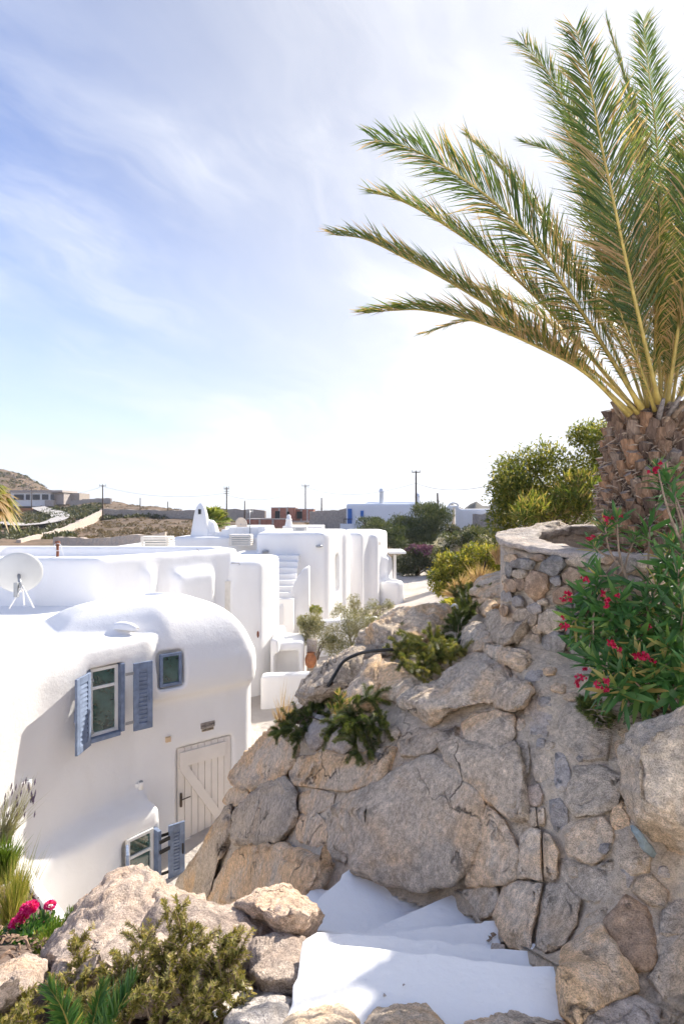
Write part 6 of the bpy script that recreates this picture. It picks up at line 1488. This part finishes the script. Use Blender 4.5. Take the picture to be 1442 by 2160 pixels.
# pink flowers
pk = bush('pink_flower_plant', 'dark green plant with magenta pompon flowers on the mulch', 'flower', P(70, 2000, 4.0), [sp(60,1975,4.0,.13,.12,.09), sp(90,1965,4.05,.1,.1,.09), sp(45,1990,3.9,.1,.1,.07), sp(75,1990,3.9,.12,.1,.07)], 1100, .05, .022, 'oleander', 241, (.1, .6), None, 6, .005, .5)
for i, (x, y, s) in enumerate([(36,1948,.05), (47,1934,.045), (60,1917,.055), (52,1926,.04), (68,1912,.045), (106,1910,.042), (92,1950,.028)]):
    r = np.random.default_rng(250+i); u = unit(150, r); u[:, 2] = np.abs(u[:, 2])*.9-.25; c = np.array(P(x, y, 4.0 if i < 5 else 4.15)[:])
    V, F, T = leaves(c+u*s*.55, u, unit(150, r), s*.6, s*.42, r.uniform(0, 1, 150)); fo = obj('flower_head', V, F, M['pink'], pk, False, T)
    MB().tube([Vector(c), Vector(c)+Vector((.01, .02, -.14))], .004, 5).build('flower_stalk', M['shrub_stem'] if 'shrub_stem' in M else M['twig'], pk, True)
# young cycad in the foreground: three stiff feather leaves
cyd = empty('cycad', P(190, 2220, 1.75)); tag(cyd, 'cycad with three stiff glossy feather leaves at the bottom edge', 'cycad')
for i, (pp, nm, L_) in enumerate([([(165,2240,1.72),(150,2180,1.7),(130,2125,1.68),(103,2082,1.68)], (.5,-.8,.5), .085), ([(185,2240,1.72),(192,2180,1.7),(205,2120,1.7),(218,2072,1.72)], (.55,-.8,.1), .07), ([(200,2250,1.7),(222,2190,1.68),(250,2130,1.68),(285,2062,1.7)], (-.4,-.7,.6), .085)]):
    frond(curve_px(pp), nm, L_, 2.9, .04, .55, .0, .62, 40, 800+i, .05, cyd, .006, 'cycad')
# small palm-like plant on the ledge
sm = empty('cycad', P(718, 1525, 5.3)); tag(sm, 'tiny pale cycad sprouting on the rock ledge', 'cycad')
for i, (pp, nm) in enumerate([([(718,1525,5.3),(716,1490,5.3),(712,1455,5.3)], (.3,-1,.2)), ([(718,1525,5.3),(735,1490,5.3),(752,1470,5.3)], (-.3,-1,.5)), ([(718,1525,5.3),(705,1500,5.3),(690,1490,5.2)], (.3,-.6,1)), ([(718,1525,5.3),(722,1490,5.3),(726,1460,5.35)], (0,-1,.3))]):
    frond(curve_px(pp), nm, .085, 1.2, .45, .2, .1, .8, 50, 820+i, .2, sm, .006, 'palm')
# ------------------------------------------------------------------ red oleander on the right
ol = empty('red_oleander', P(1440, 1520, 3.0)); tag(ol, 'oleander with long dark leaves and crimson flowers in front of the planter', 'oleander')
TIPS = [(1275,1105,3.35,1),(1248,1150,3.35,.7),(1300,1090,3.3,.9),(1370,1105,3.3,1),(1340,1130,3.35,.6),(1405,1010,3.2,1),(1385,985,3.2,.7),(1420,1040,3.15,.8),(1410,1150,3.15,1),(1440,1120,3.1,1),(1262,1215,3.15,.9),(1232,1265,3.15,.9),(1240,1325,3.1,1.1),(1205,1315,3.1,.8),(1305,1270,3.05,1.1),(1325,1300,3.0,1.0),(1270,1300,3.05,.8),(1390,1230,3.0,1.2),(1430,1200,2.95,1.2),(1420,1270,2.95,1.2),(1380,1290,3.0,1.0),(1440,1330,2.9,1.1),(1335,1355,2.95,1.2),(1290,1345,3.0,1.1),(1240,1380,3.05,1.2),(1265,1400,2.95,1.2),(1300,1390,2.95,1.1),(1375,1360,2.95,1.1),(1370,1410,2.85,1.3),(1400,1390,2.85,1.1),(1300,1450,2.85,1.2),(1280,1440,2.9,.9),(1440,1420,2.8,1.2),(1460,1370,2.8,1.2),(1455,1260,2.9,1.2),(1330,1330,3.0,.9),(1250,1350,3.0,.8),(1345,1390,2.9,1.0),(1210,1345,3.1,.6),(1400,1320,2.95,1.0),(1425,1225,3.0,1.2),(1360,1265,3.05,1.0),(1410,1365,2.85,1.2),(1440,1290,2.85,1.2),(1455,1400,2.75,1.2),(1320,1420,2.9,1.1),(1340,1440,2.85,1.1),(1225,1300,3.15,.9),(1395,1180,3.1,1.0),(1450,1160,3.0,1.1),(1255,1240,3.15,.8),(1285,1310,3.0,.9),(1425,1450,2.8,1.0),(1385,1440,2.85,1.0)]
def lance():
    n = 6; V = []; F = []
    for i in range(n+1):
        t = i/n; w = .5*math.sin(math.pi*min(1, t*.93+.05))**.8*.155; z = -.10*t*t
        V += [(t, -w, z+w*.35), (t, 0, z), (t, w, z+w*.35)]
    for i in range(n): F += [(3*i, 3*i+3, 3*i+4, 3*i+1), (3*i+1, 3*i+4, 3*i+5, 3*i+2)]
    return V, F
lvv, lff = lance(); LEAF = []
for k in range(6):
    tn = (.05, .2, .35, .5, .72, .95)[k]; o = obj('leaf', lvv, lff, M['oleander'], None, True, [min(1, tn+(.25*(i//3)/6 if k > 2 else .03*(i//3))) for i in range(len(lvv))]); LEAF.append([o, False])
r = np.random.default_rng(9); sm_ = MB(); cand = []
STEM_B = [P(1470, 1530, 2.95), P(1440, 1545, 2.95), P(1395, 1520, 3.05), P(1490, 1420, 3.0)]
limb = catmull([P(1480, 1440, 2.98), P(1400, 1350, 3.05), P(1335, 1280, 3.12), P(1310, 1190, 3.25), P(1255, 1120, 3.4)], 20)
sm_.tube(limb[:16], [.026*(1-.05*i) for i in range(16)], 7)
for (x, y, d, s) in TIPS:
    tpp = P(x, y, d)
    b = limb[min(15, int((1480-x)/15))] if y < 1370 else STEM_B[r.integers(3)]
    if x > 1380 and y < 1200: b = P(1450, 1180, 3.05)
    mid = b.lerp(tpp, .55)+Vector((r.normal()*.03, r.normal()*.03, -.02)); C = catmull([b, mid, tpp], 10); sm_.tube(C, [.0085*(1-.06*i) for i in range(10)], 6)
    ax = (C[-1]-C[-3]).normalized(); ax = (ax+Vector((0, -.35, .25))).normalized()
    for w in range(5):
        c = C[-1]-ax*w*.026*s; nl = 4 if w < 4 else 3
        for j in range(nl):
            a = 2*math.pi*(j+.33*w+r.uniform(-.15, .15))/nl; e1 = ax.orthogonal().normalized(); e2 = ax.cross(e1); out = e1*math.cos(a)+e2*math.sin(a)
            op = .35+.28*w+r.normal()*.12; dr = (ax*math.cos(op)+out*math.sin(op)+Vector((0, 0, -.12*w*.5))).normalized()
            ln = s*.170*r.uniform(.75, 1.12)*(.55 if w == 0 else .85 if w == 1 else 1)
            nrm_ = (ax-dr*ax.dot(dr)); nrm_ = nrm_.normalized() if nrm_.length > 1e-3 else out
            Mx = frame_to(c+out*.004, dr, nrm_) @ Matrix.Rotation(r.normal()*.3, 4, 'X') @ Matrix.Diagonal((ln, ln*r.uniform(.85, 1.2), ln*r.uniform(.4, 1.8), 1))
            k = int(np.clip(r.choice([0, 1, 2, 3, 4, 5], p=[.2, .25, .24, .17, .08, .06]), 0, 5)); cand.append((Mx, k, -(c.x*.0)+d))
sm_.build('stems', M['twig'], ol, True)
cand.sort(key=lambda q: q[2]); V = []; F = []; T = []
for i, (Mx, k, d) in enumerate(cand):
    if i < 295:
        if not LEAF[k][1]:
            LEAF[k][1] = True; o = LEAF[k][0]; o.parent = ol; o.matrix_parent_inverse = Matrix.Translation(-Vector(ol.location)); o.matrix_basis = Mx
        else: inst(LEAF[k][0], ol, Mx, 'leaf')
    else:
        b = len(V); V += [tuple(Mx @ Vector(q)) for q in lvv]; F += [tuple(j+b for j in q) for q in lff]; T += [(.05, .2, .35, .5, .72, .95)[k]]*len(lvv)
tag(obj('back_leaves', V, F, M['oleander'], ol, True, T), kind='stuff')
for i, (x, y, d, s) in enumerate([(1378,990,3.15,1.2),(1390,978,3.15,.7),(1277,1095,3.25,1.0),(1290,1092,3.25,.7),(1308,1088,3.25,.6),(1240,1136,3.28,.9),(1252,1132,3.28,.6),(1233,1222,3.05,1.0),(1195,1255,3.05,1.0),(1187,1265,3.05,.8),(1202,1266,3.05,.8),(1270,1253,2.95,1.0),(1278,1266,2.95,.9),(1277,1277,2.95,.8),(1300,1257,2.95,.7),(1186,1302,3.0,.6),(1190,1320,3.0,1.0),(1183,1322,3.0,.7),(1366,1322,2.9,.8),(1288,1357,2.85,1.1),(1293,1363,2.85,.8),(1304,1371,2.85,.7),(1340,1381,2.8,.9),(1350,1384,2.8,1.0),(1362,1385,2.8,.8),(1376,1392,2.8,.8),(1233,1412,2.95,.7),(1222,1430,2.9,1.0),(1216,1440,2.9,1.0),(1258,1443,2.8,.9),(1278,1438,2.8,.9),(1276,1454,2.8,.9)]):
    rr = np.random.default_rng(600+i); c = np.array(P(x, y, d)[:]); n = 13; u = unit(n, rr); u[:, 1] -= .4
    V, F, T = leaves(c+rr.normal(size=(n, 3))*.006*s, u, unit(n, rr), .022*s, .020*s, rr.uniform(0, .9, n), .3); obj('flower', V, F, M['petal'], ol, False, T)
# fallen twigs and dry leaves under the oleander
r = np.random.default_rng(12); V = []; F = []
for k in range(420):
    c = P(r.uniform(1255, 1450), r.uniform(1478, 1545), r.uniform(2.85, 3.2)); a = r.uniform(0, 6.28); dv = Vector((math.cos(a), math.sin(a)*.6, r.normal()*.15)); l = r.uniform(.02, .07); s_ = Vector((-dv.y, dv.x, .3)).normalized()*r.uniform(.002, .006); b = len(V)
    V += [c-s_, c+dv*l*.5-s_*1.2+Vector((0, 0, .006)), c+dv*l, c+s_]; F.append((b, b+1, b+2, b+3))
tag(obj('leaf_litter', V, F, plain('litter', (.24, .185, .14), .9, vary=.5, vs=15), None, False), 'dry leaf litter under the oleander', 'leaf litter', kind='stuff')
# irrigation hose over the rocks
hs = catmull([P(1024, 1318, 5.5), P(985, 1345, 5.45), P(930, 1370, 5.3), P(870, 1368, 5.6), P(800, 1372, 5.55), P(760, 1378, 5.75), P(725, 1395, 5.85), P(705, 1425, 5.75), P(690, 1450, 5.75), P(675, 1475, 5.9)], 60)
tag(MB().tube(hs, .017, 8).build('irrigation_hose', M['hose'], None, True), 'black irrigation hose running over the ridge rocks', 'hose')
hp = catmull([P(952, 1282, 6.1), P(956, 1276, 6.1), P(962, 1278, 6.1), P(967, 1290, 6.1)], 14)
tag(MB().tube(hp, .014, 8).build('pipe_bend', M['stone_pipe'] if 'stone_pipe' in M else M['dish'], None, True), 'short bent grey pipe sticking out of the ridge rocks', 'pipe')
# ------------------------------------------------------------------ sea haze
hz = MB().box(-31000, 31000, -60, 31000, -70, 95).build('haze', None)
hm_ = bpy.data.materials.new('haze'); hm_.use_nodes = True; nt = hm_.node_tree; nt.nodes.clear()
ho = nt.nodes.new('ShaderNodeOutputMaterial'); pv = nt.nodes.new('ShaderNodeVolumePrincipled')
pv.inputs['Color'].default_value = (.86, .92, 1.0, 1); pv.inputs['Density'].default_value = .00022; pv.inputs['Anisotropy'].default_value = .3
nt.links.new(pv.outputs[0], ho.inputs['Volume']); hz.data.materials.append(hm_); tag(hz, kind='stuff')
bpy.context.view_layer.update()
